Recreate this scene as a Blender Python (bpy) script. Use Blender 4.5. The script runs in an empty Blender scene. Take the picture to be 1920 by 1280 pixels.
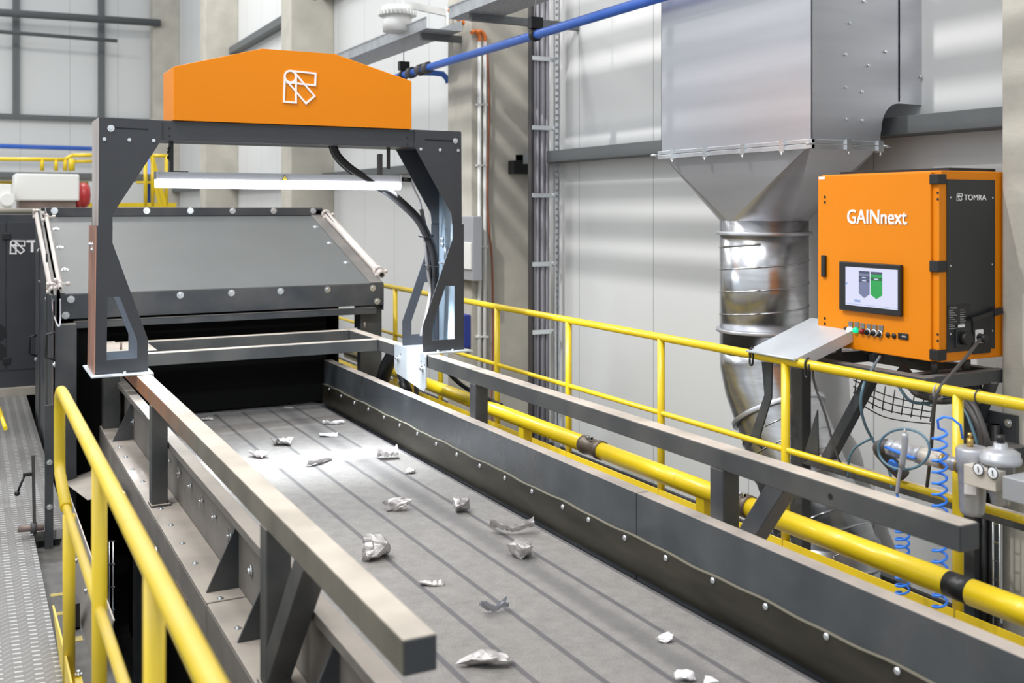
import bpy, bmesh, math, random
from mathutils import Vector, Matrix, noise
from mathutils.geometry import tessellate_polygon
random.seed(7)
C = bpy.context.scene.collection
PI = math.pi

# ------------------------------------------------------------------ camera
A = math.radians(27.58)            # yaw of the view to the right of the conveyor axis (+Y)
F = 1953.0                         # focal length in pixels of the 1920 px wide frame
CZ = 1.70                          # eye height over the walkway (z = 0)
HY = 390.0                         # image row of the horizon
CA, SA = math.cos(A), math.sin(A)
FWD = Vector((SA, CA, 0)); RGT = Vector((CA, -SA, 0)); UP = Vector((0, 0, 1)); EYE = Vector((0, 0, CZ))
cam = bpy.data.cameras.new('camera'); co = bpy.data.objects.new('camera', cam); C.objects.link(co)
co.location = EYE; co.rotation_euler = (PI / 2, 0, -A)
cam.sensor_width = 36; cam.lens = F * 36 / 1920; cam.shift_y = -(640 - HY) / 1920
cam.clip_start = .05; cam.clip_end = 200
cam.dof.use_dof = True; cam.dof.focus_distance = 5.4
cam.dof.aperture_fstop = cam.lens / 1000 / .0135
bpy.context.scene.camera = co

# ------------------------------------------------------------------ world, lights, exposure
sc = bpy.context.scene
sc.view_settings.view_transform = 'Standard'; sc.view_settings.look = 'None'
sc.view_settings.gamma = 1; sc.view_settings.use_curve_mapping = False
sc.view_settings.exposure = 0.0
w = bpy.data.worlds.new('world'); sc.world = w; w.use_nodes = True
bg = w.node_tree.nodes['Background']; bg.inputs[0].default_value = (.90, .95, 1, 1); bg.inputs[1].default_value = .98

def area(name, loc, sx, sy, power, rot=(0, 0, 0), col=(1, .98, .95), spread=180):
    l = bpy.data.lights.new(name, 'AREA'); l.shape = 'RECTANGLE'; l.size = sx; l.size_y = sy
    l.energy = power; l.color = col; l.spread = math.radians(spread)
    o = bpy.data.objects.new(name, l); o.location = loc; o.rotation_euler = rot; C.objects.link(o); return o
for i, (x, y) in enumerate([(-3.5, 3), (0.5, 1), (-3.5, 11), (0.8, 9), (-3.5, 19), (1.0, 18)]):
    area('hall_lamp_light', (x, y, 8.6), 2.2, 1.2, 270, rot=(0, math.radians(-8), 0))

# unseen light, added to shine through added slats (unseen_band_slats) and band duct and wall
fl_ = area('added_band_light', (-1.6, 4.6, 8.0), .14, .14, 85, col=(1, .98, .95), spread=70)
fl_.rotation_euler = (Vector((4.3, 5.6, 2.4)) - fl_.location).to_track_quat('-Z', 'Y').to_euler()

# ------------------------------------------------------------------ pixel -> point helpers (measured heights and distances)
def W(px, py, X=None, Y=None, Z=None):
    d = FWD + RGT * ((px - 960) / F) + UP * ((HY - py) / F)
    if X is not None: t = X / d.x
    elif Y is not None: t = Y / d.y
    else: t = (Z - CZ) / d.z
    return EYE + d * t

# ------------------------------------------------------------------ materials
def mat(name, col, rough=.5, metal=0, bump=0, bscale=40, var=0, vscale=6, dust=None, dustamt=.8, spec=.5, emit=None, estr=0, coat=0, aniso=None):
    m = bpy.data.materials.new(name); m.use_nodes = True; nt = m.node_tree; N = nt.nodes; L = nt.links
    b = N['Principled BSDF']
    b.inputs['Base Color'].default_value = (*col, 1); b.inputs['Roughness'].default_value = rough
    b.inputs['Metallic'].default_value = metal; b.inputs['Specular IOR Level'].default_value = spec
    b.inputs['Coat Weight'].default_value = coat
    tc = N.new('ShaderNodeTexCoord')
    out = None
    if var:
        nz = N.new('ShaderNodeTexNoise'); nz.inputs['Scale'].default_value = vscale; nz.inputs['Detail'].default_value = 6
        mp = N.new('ShaderNodeMapping'); L.new(tc.outputs['Object'], mp.inputs[0]); L.new(mp.outputs[0], nz.inputs['Vector'])
        if aniso: mp.inputs['Scale'].default_value = aniso
        mr = N.new('ShaderNodeMapRange'); mr.inputs[1].default_value = .3; mr.inputs[2].default_value = .7
        mr.inputs[3].default_value = 1 - var; mr.inputs[4].default_value = 1 + var
        L.new(nz.outputs['Fac'], mr.inputs[0])
        mx = N.new('ShaderNodeVectorMath'); mx.operation = 'SCALE'; mx.inputs[0].default_value = col
        L.new(mr.outputs[0], mx.inputs['Scale']); out = mx.outputs[0]
        L.new(out, b.inputs['Base Color'])
    if dust:
        ge = N.new('ShaderNodeNewGeometry'); sp = N.new('ShaderNodeSeparateXYZ'); L.new(ge.outputs['Normal'], sp.inputs[0])
        n2 = N.new('ShaderNodeTexNoise'); n2.inputs['Scale'].default_value = 3.5; n2.inputs['Detail'].default_value = 8
        L.new(tc.outputs['Object'], n2.inputs['Vector'])
        r1 = N.new('ShaderNodeMapRange'); r1.inputs[1].default_value = .35; r1.inputs[2].default_value = .9; L.new(sp.outputs['Z'], r1.inputs[0])
        r2 = N.new('ShaderNodeMapRange'); r2.inputs[1].default_value = .25; r2.inputs[2].default_value = .6; r2.inputs[3].default_value = dustamt * .55; r2.inputs[4].default_value = dustamt
        L.new(n2.outputs['Fac'], r2.inputs[0])
        mu = N.new('ShaderNodeMath'); mu.operation = 'MULTIPLY'; L.new(r1.outputs[0], mu.inputs[0]); L.new(r2.outputs[0], mu.inputs[1])
        ad = N.new('ShaderNodeMath'); ad.operation = 'ADD'; ad.use_clamp = True
        r3 = N.new('ShaderNodeMapRange'); r3.inputs[1].default_value = .4; r3.inputs[2].default_value = .8; r3.inputs[3].default_value = 0; r3.inputs[4].default_value = .12
        L.new(n2.outputs['Fac'], r3.inputs[0]); L.new(mu.outputs[0], ad.inputs[0]); L.new(r3.outputs[0], ad.inputs[1])
        mi = N.new('ShaderNodeMix'); mi.data_type = 'RGBA'; L.new(ad.outputs[0], mi.inputs[0])
        if out: L.new(out, mi.inputs[6])
        else: mi.inputs[6].default_value = (*col, 1)
        mi.inputs[7].default_value = (*dust, 1); L.new(mi.outputs[2], b.inputs['Base Color'])
        rr = N.new('ShaderNodeMapRange'); rr.inputs[3].default_value = rough; rr.inputs[4].default_value = .85
        L.new(ad.outputs[0], rr.inputs[0]); L.new(rr.outputs[0], b.inputs['Roughness'])
    if bump:
        n3 = N.new('ShaderNodeTexNoise'); n3.inputs['Scale'].default_value = bscale; n3.inputs['Detail'].default_value = 5
        L.new(tc.outputs['Object'], n3.inputs['Vector'])
        bp = N.new('ShaderNodeBump'); bp.inputs['Strength'].default_value = bump; bp.inputs['Distance'].default_value = .01
        L.new(n3.outputs['Fac'], bp.inputs['Height']); L.new(bp.outputs[0], b.inputs['Normal'])
    if emit:
        b.inputs['Emission Color'].default_value = (*emit, 1); b.inputs['Emission Strength'].default_value = estr
    return m

def nodes_of(m): return m.node_tree.nodes, m.node_tree.links, m.node_tree.nodes['Principled BSDF']
DUST = (.50, .44, .38)
M = {}
M['paint'] = mat('anthracite_paint', (.040, .045, .052), .38, var=.10, dust=DUST, dustamt=.25)
M['paint_dusty'] = mat('dusty_anthracite_paint', (.050, .053, .055), .45, var=.15, dust=DUST, dustamt=.95)
M['post_paint'] = mat('post_paint', (.040, .043, .050), .42, var=.06)
M['post_reflect_low'] = mat('post_side_orange_reflection', (.42, .22, .16), .35, metal=.2, var=.35, vscale=9, aniso=(1, 1, .25))  # orange-brown reflection painted into the colour of the left post foot
M['rail_left'] = mat('dusty_rail', (.135, .125, .10), .5, var=.25, dust=(.56, .50, .43), dustamt=.98)
M['side_dusty'] = mat('dusty_side_beam', (.17, .155, .14), .6, var=.15, dust=(.44, .39, .34), dustamt=.95)
M['grey_panel'] = mat('grey_hood_panel', (.105, .110, .110), .48, var=.06, vscale=2)
M['black'] = mat('black_plastic', (.012, .012, .013), .4)
M['rubber'] = mat('black_rubber', (.010, .010, .011), .42, var=.2, spec=.3)
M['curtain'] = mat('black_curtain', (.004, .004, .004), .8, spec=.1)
M['strip'] = mat('worn_skirt_strip', (.040, .036, .026), .38, metal=.35, var=.45, vscale=4, aniso=(1, .6, 3))
M['skirt'] = mat('skirt_plate_metal', (.095, .107, .118), .24, metal=.5, var=.16, vscale=4, dust=(.50, .44, .39), dustamt=.97)
M['orange'] = mat('orange_paint', (.74, .222, .0), .5, spec=.3)
M['faded_yellow'] = mat('faded_yellow_marking', (.34, .27, .08), .7, var=.3, vscale=30)
M['yellow'] = mat('yellow_paint', (.78, .56, .012), .32, var=.05, coat=.2)
M['yellow_worn'] = mat('dusty_yellow_paint', (.78, .56, .012), .36, var=.06, dust=(.62, .53, .40), dustamt=.26)
M['galv'] = mat('galvanised_steel', (.62, .64, .67), .33, metal=.85, var=.13, vscale=9)
M['pipe_sheet'] = mat('spiral_pipe_sheet', (.55, .56, .58), .24, metal=.92, var=.14, vscale=5, aniso=(1, 1, 6))
M['galv_matte'] = mat('matte_galvanised_sheet', (.55, .59, .63), .42, metal=.35, var=.08, vscale=5)
M['galv_dark'] = mat('galvanised_mesh', (.42, .43, .44), .5, metal=.4, var=.3, vscale=40)
M['seal'] = mat('olive_seal', (.15, .14, .105), .6)
M['floor_grey'] = mat('dusty_floor_strip', (.085, .08, .074), .7, var=.3, vscale=12)
M['duct'] = mat('duct_sheet', (.60, .61, .65), .36, metal=.80, var=.06, vscale=2, aniso=(.4, .4, 5))
M['zinc'] = mat('zinc_bolt', (.75, .78, .80), .25, metal=.9)
M['concrete'] = mat('concrete', (.50, .475, .415), .85, bump=.25, bscale=30, var=.12, vscale=3)
M['post_lamp_glow'] = mat('sheet_with_blue_lamp_glow', (.24, .30, .36), .38, metal=.5, var=.15, vscale=5)  # blue glow of the light bar painted into the sheet colour
M['post_reflect_top'] = mat('post_side_pale_reflection', (.42, .37, .35), .35, var=.25, vscale=7, aniso=(1, 1, .3))  # pale reflection painted into the colour of the upper post side
M['girt'] = mat('grey_girt', (.115, .125, .130), .5, var=.05)
M['white'] = mat('white_paint', (.80, .80, .78), .5)
M['white_lamp'] = mat('white_lamp_housing', (.80, .81, .80), .45)
M['lettering'] = mat('white_lettering', (.85, .82, .82), .5)
M['alu'] = mat('aluminium_extrusion', (.30, .31, .33), .4, metal=.3)
M['led'] = mat('led_strip', (1, 1, 1), .4, emit=(.93, .95, 1), estr=16)
M['pinkgrey'] = mat('pale_pipe', (.62, .56, .52), .35, var=.1)
M['blue'] = mat('blue_pipe', (.045, .16, .66), .35, dust=(.35, .38, .45), dustamt=.25)
M['blue_coil'] = mat('blue_coil_hose', (.03, .22, .85), .3)
M['teal'] = mat('teal_cable', (.10, .19, .25), .4)
M['grey_cable'] = mat('grey_cable', (.36, .35, .39), .5)
M['dark_cable'] = mat('dark_grey_cable', (.06, .055, .055), .5)
M['grey_device'] = mat('grey_filter_body', (.42, .43, .46), .35, metal=.3)
M['beige'] = mat('beige_plastic', (.55, .50, .44), .5)
M['brass'] = mat('brass', (.55, .36, .12), .35, metal=.9)
M['red'] = mat('red_paint', (.45, .03, .03), .35)
M['orange_plastic'] = mat('orange_conduit', (.75, .20, .03), .45)
M['redwire'] = mat('red_brown_wire', (.33, .10, .05), .5)
M['dark_blue'] = mat('dark_blue_device', (.03, .05, .30), .4)
M['screen_face'] = mat('screen_face', (.05, .05, .05), .3, emit=(.70, .72, .93), estr=.95)
M['scr_grey'] = mat('screen_grey_column', (.02, .02, .02), .3, emit=(.17, .19, .33), estr=1)
M['scr_green'] = mat('screen_green_column', (.02, .02, .02), .3, emit=(.01, .36, .07), estr=1)
M['scr_dark'] = mat('screen_dark_bar', (.02, .02, .02), .3, emit=(.05, .065, .13), estr=1)
M['scr_dgreen'] = mat('screen_dark_green_bar', (.02, .02, .02), .3, emit=(.008, .12, .04), estr=1)
M['scr_blue'] = mat('screen_blue_tab', (.02, .02, .02), .3, emit=(.30, .40, .72), estr=1)
M['btn_white'] = mat('white_button', (.8, .8, .85), .3, emit=(.9, .9, 1), estr=.8)
M['btn_green'] = mat('green_button', (.0, .5, .25), .3, emit=(.0, .8, .35), estr=.7)
M['btn_red'] = mat('red_button', (.25, .01, .01), .3)
M['grey_plate'] = mat('grey_legend_plate', (.22, .21, .20), .4, metal=.4)
M['plate_text'] = mat('grey_plate_text', (.35, .35, .35), .5)
M['panel_black'] = mat('black_side_panel', (.022, .024, .026), .4)
M['shaft'] = mat('rusty_shaft', (.20, .15, .13), .55, metal=.3, var=.2)
M['glass'] = mat('gauge_glass', (.85, .87, .90), .15)
M['plinth'] = mat('beige_plinth', (.36, .33, .28), .8, var=.1)
M['lowfloor'] = mat('dark_lower_floor', (.05, .05, .05), .8, var=.3)
M['yellowgreen'] = mat('yellow_warning_label', (.80, .62, .10), .5)
M['brown'] = mat('brown_clamp', (.13, .10, .075), .45, metal=.4)

# orange-brown mottling on the left rail's outer side, stronger towards the gantry
m = M['rail_left']; N, L, b = nodes_of(m); g_ = N.new('ShaderNodeNewGeometry'); s_ = N.new('ShaderNodeSeparateXYZ'); L.new(g_.outputs['Position'], s_.inputs[0])
rA = N.new('ShaderNodeMapRange'); rA.inputs[1].default_value = 4.2; rA.inputs[2].default_value = 5.7; L.new(s_.outputs['Y'], rA.inputs[0])
nn_ = N.new('ShaderNodeTexNoise'); nn_.inputs['Scale'].default_value = 5; mp_ = N.new('ShaderNodeMapping'); mp_.inputs['Scale'].default_value = (1, 2.5, .3); L.new(g_.outputs['Position'], mp_.inputs[0]); L.new(mp_.outputs[0], nn_.inputs['Vector'])
sn_ = N.new('ShaderNodeSeparateXYZ'); L.new(g_.outputs['Normal'], sn_.inputs[0])
ab_ = N.new('ShaderNodeMath'); ab_.operation = 'LESS_THAN'; L.new(sn_.outputs['X'], ab_.inputs[0]); ab_.inputs[1].default_value = -.5
m1_ = N.new('ShaderNodeMath'); m1_.operation = 'MULTIPLY'; L.new(rA.outputs[0], m1_.inputs[0]); L.new(nn_.outputs['Fac'], m1_.inputs[1])
m2_ = N.new('ShaderNodeMath'); m2_.operation = 'MULTIPLY'; L.new(m1_.outputs[0], m2_.inputs[0]); L.new(ab_.outputs[0], m2_.inputs[1])
m3_ = N.new('ShaderNodeMath'); m3_.operation = 'MULTIPLY'; m3_.use_clamp = True; L.new(m2_.outputs[0], m3_.inputs[0]); m3_.inputs[1].default_value = 1.7
mx_ = N.new('ShaderNodeMix'); mx_.data_type = 'RGBA'; L.new(m3_.outputs[0], mx_.inputs[0]); L.new(b.inputs['Base Color'].links[0].from_socket, mx_.inputs[6]); mx_.inputs[7].default_value = (.36, .13, .045, 1)
L.new(mx_.outputs[2], b.inputs['Base Color'])

# scrap metal
m = mat('crumpled_aluminium', (.50, .475, .465), .45, metal=.5, var=.25, vscale=30, bump=.3, bscale=60); M['scrap'] = m
M['scrap_white'] = mat('pale_scrap', (.85, .82, .82), .5, var=.1, bump=.3)
M['scrap_dark'] = mat('grey_scrap', (.42, .43, .47), .3, metal=.7, var=.2, bump=.3)

# wall panel: fine vertical ribs and a joint every metre
def wall_mat(axis):
    m = mat('white_wall_panel_' + axis, (.68, .69, .69), .42); N, L, b = nodes_of(m)
    g = N.new('ShaderNodeNewGeometry'); s = N.new('ShaderNodeSeparateXYZ'); L.new(g.outputs['Position'], s.inputs[0])
    co_ = s.outputs[axis]
    def math_(op, a, v=None):
        n = N.new('ShaderNodeMath'); n.operation = op
        if isinstance(a, (int, float)): n.inputs[0].default_value = a
        else: L.new(a, n.inputs[0])
        if v is not None:
            if isinstance(v, (int, float)): n.inputs[1].default_value = v
            else: L.new(v, n.inputs[1])
        return n.outputs[0]
    k = math_('MULTIPLY', co_, 2 * PI / .05); sn = math_('SINE', k)
    fr = math_('FRACT', math_('MULTIPLY', co_, 1 / 1.10)); j = math_('LESS_THAN', fr, .010)
    h = math_('SUBTRACT', math_('MULTIPLY', sn, .08), math_('MULTIPLY', j, 1.0))
    bp = N.new('ShaderNodeBump'); bp.inputs['Strength'].default_value = .35; bp.inputs['Distance'].default_value = .006
    L.new(h, bp.inputs['Height']); L.new(bp.outputs[0], b.inputs['Normal'])
    mi = N.new('ShaderNodeMix'); mi.data_type = 'RGBA'; L.new(j, mi.inputs[0])
    mi.inputs[6].default_value = (.68, .69, .69, 1); mi.inputs[7].default_value = (.40, .41, .41, 1); L.new(mi.outputs[2], b.inputs['Base Color'])
    return m
M['wall_y'] = wall_mat('Y'); M['wall_x'] = wall_mat('X')

# belt: grey rubber with five dark seam stripes and a worn darker track
def belt_mat():
    m = mat('belt_rubber', (.30, .285, .27), .62); N, L, b = nodes_of(m)
    g = N.new('ShaderNodeNewGeometry'); s = N.new('ShaderNodeSeparateXYZ'); L.new(g.outputs['Position'], s.inputs[0])
    def mt(op, a, v=None):
        n = N.new('ShaderNodeMath'); n.operation = op
        for i, q in enumerate((a, v)):
            if q is None: continue
            if isinstance(q, (int, float)): n.inputs[i].default_value = q
            else: L.new(q, n.inputs[i])
        return n.outputs[0]
    x = s.outputs['X']
    fr = mt('FRACT', mt('DIVIDE', mt('SUBTRACT', x, 1.395 - .0985), .197))       # stripes at 1.395 + k*.197
    d = mt('ABSOLUTE', mt('SUBTRACT', fr, .5))
    stripe = N.new('ShaderNodeMapRange'); stripe.interpolation_type = 'SMOOTHSTEP'
    stripe.inputs[1].default_value = .042; stripe.inputs[2].default_value = .072; stripe.inputs[3].default_value = 1; stripe.inputs[4].default_value = 0
    L.new(d, stripe.inputs[0])
    d2 = mt('ABSOLUTE', mt('SUBTRACT', x, 2.085))
    tr = N.new('ShaderNodeMapRange'); tr.interpolation_type = 'SMOOTHSTEP'; tr.inputs[1].default_value = .01; tr.inputs[2].default_value = .07
    tr.inputs[3].default_value = .45; tr.inputs[4].default_value = 0; L.new(d2, tr.inputs[0])
    nz = N.new('ShaderNodeTexNoise'); nz.inputs['Scale'].default_value = 14; nz.inputs['Detail'].default_value = 10; nz.inputs['Roughness'].default_value = .75
    L.new(g.outputs['Position'], nz.inputs['Vector'])
    cr = N.new('ShaderNodeMapRange'); cr.inputs[1].default_value = .3; cr.inputs[2].default_value = .7; cr.inputs[3].default_value = .78; cr.inputs[4].default_value = 1.18; L.new(nz.outputs['Fac'], cr.inputs[0])
    n2 = N.new('ShaderNodeTexNoise'); n2.inputs['Scale'].default_value = 160; n2.inputs['Detail'].default_value = 3; L.new(g.outputs['Position'], n2.inputs['Vector'])
    c2 = N.new('ShaderNodeMapRange'); c2.inputs[1].default_value = .3; c2.inputs[2].default_value = .7; c2.inputs[3].default_value = .80; c2.inputs[4].default_value = 1.16; L.new(n2.outputs['Fac'], c2.inputs[0])
    f = mt('MULTIPLY', cr.outputs[0], c2.outputs[0])
    vm = N.new('ShaderNodeVectorMath'); vm.operation = 'SCALE'; vm.inputs[0].default_value = (.240, .228, .217); L.new(f, vm.inputs['Scale'])
    a = mt('MAXIMUM', mt('MULTIPLY', stripe.outputs[0], .72), tr.outputs[0])
    mi = N.new('ShaderNodeMix'); mi.data_type = 'RGBA'; L.new(a, mi.inputs[0]); L.new(vm.outputs[0], mi.inputs[6]); mi.inputs[7].default_value = (.070, .068, .078, 1)
    L.new(mi.outputs[2], b.inputs['Base Color'])
    bp = N.new('ShaderNodeBump'); bp.inputs['Strength'].default_value = .4; bp.inputs['Distance'].default_value = .002
    L.new(mt('SUBTRACT', n2.outputs['Fac'], stripe.outputs[0]), bp.inputs['Height']); L.new(bp.outputs[0], b.inputs['Normal'])
    return m
M['belt'] = belt_mat()

# tread plate: rows of short raised bars
def tread_mat():
    m = mat('tread_plate', (.50, .485, .47), .42, metal=.35); N, L, b = nodes_of(m)
    g = N.new('ShaderNodeNewGeometry'); s = N.new('ShaderNodeSeparateXYZ'); L.new(g.outputs['Position'], s.inputs[0])
    def mt(op, a, v=None, w_=None):
        n = N.new('ShaderNodeMath'); n.operation = op
        for i, q in enumerate((a, v, w_)):
            if q is None: continue
            if isinstance(q, (int, float)): n.inputs[i].default_value = q
            else: L.new(q, n.inputs[i])
        return n.outputs[0]
    x, y = s.outputs['X'], s.outputs['Y']
    def dashes(dx, sgn):      # columns of short raised bars, every second column leaning
        xx = mt('ADD', x, dx); cellx = mt('DIVIDE', xx, .066); u = mt('SUBTRACT', mt('FRACT', cellx), .5)
        yy = mt('ADD', y, mt('MULTIPLY', xx, sgn)); v = mt('SUBTRACT', mt('FRACT', mt('DIVIDE', yy, .044)), .5)
        a = mt('LESS_THAN', mt('ABSOLUTE', u), .22); c = mt('LESS_THAN', mt('ABSOLUTE', v), .13); return mt('MULTIPLY', a, c)
    main = dashes(0, .12); lean = dashes(.033, -.9); h = mt('MAXIMUM', main, mt('MULTIPLY', lean, .6))
    bp = N.new('ShaderNodeBump'); bp.inputs['Strength'].default_value = .8; bp.inputs['Distance'].default_value = .004
    L.new(h, bp.inputs['Height']); L.new(bp.outputs[0], b.inputs['Normal'])
    nz = N.new('ShaderNodeTexNoise'); nz.inputs['Scale'].default_value = 2.2; nz.inputs['Detail'].default_value = 8; L.new(g.outputs['Position'], nz.inputs['Vector'])
    mi = N.new('ShaderNodeMix'); mi.data_type = 'RGBA'; L.new(nz.outputs['Fac'], mi.inputs[0])
    mi.inputs[6].default_value = (.12, .112, .104, 1); mi.inputs[7].default_value = (.235, .23, .225, 1)
    m2 = N.new('ShaderNodeMix'); m2.data_type = 'RGBA'; L.new(mt('MAXIMUM', main, mt('MULTIPLY', lean, .28)), m2.inputs[0]); L.new(mi.outputs[2], m2.inputs[6])
    m2.inputs[7].default_value = (.48, .48, .48, 1); L.new(m2.outputs[2], b.inputs['Base Color'])
    return m
M['tread'] = tread_mat()

# ------------------------------------------------------------------ mesh builder
class MB:
    def __init__(s): s.bm = bmesh.new()
    def box(s, x0, x1, y0, y1, z0, z1):
        v = [s.bm.verts.new((x, y, z)) for x in (x0, x1) for y in (y0, y1) for z in (z0, z1)]
        for f in ((0, 1, 3, 2), (4, 6, 7, 5), (0, 4, 5, 1), (2, 3, 7, 6), (0, 2, 6, 4), (1, 5, 7, 3)): s.bm.faces.new([v[i] for i in f])
        return s
    def obox(s, c, a, b, c3):      # centre + three half axes
        c, a, b, c3 = map(Vector, (c, a, b, c3)); v = []
        for i in (-1, 1):
            for j in (-1, 1):
                for k in (-1, 1): v.append(s.bm.verts.new(c + a * i + b * j + c3 * k))
        for f in ((0, 1, 3, 2), (4, 6, 7, 5), (0, 4, 5, 1), (2, 3, 7, 6), (0, 2, 6, 4), (1, 5, 7, 3)): s.bm.faces.new([v[i] for i in f])
        return s
    def bar(s, p, q, w, h, up=(0, 0, 1)):
        p, q = Vector(p), Vector(q); d = (q - p); u = Vector(up); sdir = d.cross(u)
        if sdir.length < 1e-6: sdir = Vector((1, 0, 0))
        sdir.normalize(); u2 = sdir.cross(d).normalized()
        return s.obox((p + q) / 2, d / 2, sdir * w / 2, u2 * h / 2)
    def cyl(s, p, q, r, n=20, r2=None, caps=True):
        p, q = Vector(p), Vector(q); d = (q - p).normalized(); a = d.orthogonal().normalized(); b = d.cross(a)
        r2 = r if r2 is None else r2; R = []
        for c, rr in ((p, r), (q, r2)): R.append([s.bm.verts.new(c + (a * math.cos(2 * PI * i / n) + b * math.sin(2 * PI * i / n)) * rr) for i in range(n)])
        for i in range(n): f = s.bm.faces.new((R[0][i], R[0][(i + 1) % n], R[1][(i + 1) % n], R[1][i])); f.smooth = True
        if caps:
            s.bm.faces.new(R[0][::-1]); s.bm.faces.new(R[1])
        return s
    def lathe(s, base, axis, prof, n=28):   # prof: (distance along axis, radius)
        base, d = Vector(base), Vector(axis).normalized(); a = d.orthogonal().normalized(); b = d.cross(a); R = []
        for t, r in prof: R.append([s.bm.verts.new(base + d * t + (a * math.cos(2 * PI * i / n) + b * math.sin(2 * PI * i / n)) * max(r, 1e-4)) for i in range(n)])
        for k in range(len(R) - 1):
            for i in range(n): f = s.bm.faces.new((R[k][i], R[k][(i + 1) % n], R[k + 1][(i + 1) % n], R[k + 1][i])); f.smooth = True
        s.bm.faces.new(R[0][::-1]); s.bm.faces.new(R[-1]); return s
    def tube(s, pts, r, n=12, sub=6, closed=False):
        pts = [Vector(p) for p in pts]
        if sub > 1 and len(pts) > 2:
            P = []; m_ = len(pts)
            for i in range(m_ - 1):
                p0 = pts[max(i - 1, 0)]; p1 = pts[i]; p2 = pts[i + 1]; p3 = pts[min(i + 2, m_ - 1)]
                for k in range(sub):
                    t = k / sub
                    P.append(.5 * ((2 * p1) + (p2 - p0) * t + (2 * p0 - 5 * p1 + 4 * p2 - p3) * t * t + (3 * p1 - p0 - 3 * p2 + p3) * t ** 3))
            P.append(pts[-1]); pts = P
        rf = r if callable(r) else (lambda k: r)
        R = []; a = None
        for i, p in enumerate(pts):
            d = (pts[min(i + 1, len(pts) - 1)] - pts[max(i - 1, 0)])
            if d.length < 1e-9: d = Vector((0, 0, 1))
            d.normalize()
            a = d.orthogonal().normalized() if a is None else (a - d * a.dot(d)).normalized()
            b = d.cross(a); rr = rf(i)
            R.append([s.bm.verts.new(p + (a * math.cos(2 * PI * k / n) + b * math.sin(2 * PI * k / n)) * rr) for k in range(n)])
        for k in range(len(R) - 1):
            for i in range(n): f = s.bm.faces.new((R[k][i], R[k][(i + 1) % n], R[k + 1][(i + 1) % n], R[k + 1][i])); f.smooth = True
        s.bm.faces.new(R[0][::-1]); s.bm.faces.new(R[-1]); return s
    def prism(s, loops, vec):      # loops: outer + holes as 3-D points in one plane; vec: thickness
        vec = Vector(vec); L = [[Vector(p) for p in l] for l in loops]; flat = [p for l in L for p in l]
        tris = tessellate_polygon(L)
        lo = [s.bm.verts.new(p) for p in flat]; hi = [s.bm.verts.new(p + vec) for p in flat]
        for t in tris:
            try:
                s.bm.faces.new([lo[i] for i in t]); s.bm.faces.new([hi[i] for i in t][::-1])
            except ValueError: pass
        o = 0
        for l in L:
            n = len(l)
            for i in range(n):
                a, b = o + i, o + (i + 1) % n
                s.bm.faces.new((lo[a], lo[b], hi[b], hi[a]))
            o += n
        return s
    def plateY(s, xz, y0, y1, holes=()):
        return s.prism([[(x, y0, z) for x, z in xz]] + [[(x, y0, z) for x, z in h] for h in holes], (0, y1 - y0, 0))
    def plateX(s, yz, x0, x1, holes=()):
        return s.prism([[(x0, y, z) for y, z in yz]] + [[(x0, y, z) for y, z in h] for h in holes], (x1 - x0, 0, 0))
    def bolt(s, p, n, r=.012, h=.009):     # washer and hexagon head
        p, n = Vector(p), Vector(n).normalized()
        s.cyl(p, p + n * h * .3, r * 1.35, 16); s.cyl(p + n * h * .3, p + n * h, r * .85, 6, r2=r * .72); return s

ORG = {}
def obj(name, mb, material, parent=None, bevel=0, label=None):
    bm = mb.bm; bmesh.ops.recalc_face_normals(bm, faces=bm.faces)
    if parent is None:
        lo = [min(v.co[i] for v in bm.verts) for i in range(3)]; hi = [max(v.co[i] for v in bm.verts) for i in range(3)]
        org = Vector(((lo[0] + hi[0]) / 2, (lo[1] + hi[1]) / 2, lo[2]))
    else: org = ORG[parent.name]
    for v in bm.verts: v.co -= org
    me = bpy.data.meshes.new(name); bm.to_mesh(me); bm.free(); me.materials.append(M[material] if isinstance(material, str) else material)
    o = bpy.data.objects.new(name, me); C.objects.link(o); ORG[o.name] = org
    if parent is None: o.location = org
    else: o.parent = parent
    if label: o['label'] = label
    if bevel:
        b = o.modifiers.new('bevel', 'BEVEL'); b.width = bevel; b.segments = 2; b.limit_method = 'ANGLE'; b.angle_limit = math.radians(40)
    return o
def tag(o, label, cat, group=None, kind=None):
    o['label'] = label; o['category'] = cat
    if group: o['group'] = group
    if kind: o['kind'] = kind
    return o
def thing(name, loc, label, cat, group=None):
    o = bpy.data.objects.new(name, None); o.location = loc; o.empty_display_size = .1; C.objects.link(o); ORG[o.name] = Vector(loc)
    return tag(o, label, cat, group)
def struct(name, mb, material, label=None, bevel=0):
    o = obj(name, mb, material, bevel=bevel); o['kind'] = 'structure'
    if label: o['label'] = label
    return o
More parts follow.
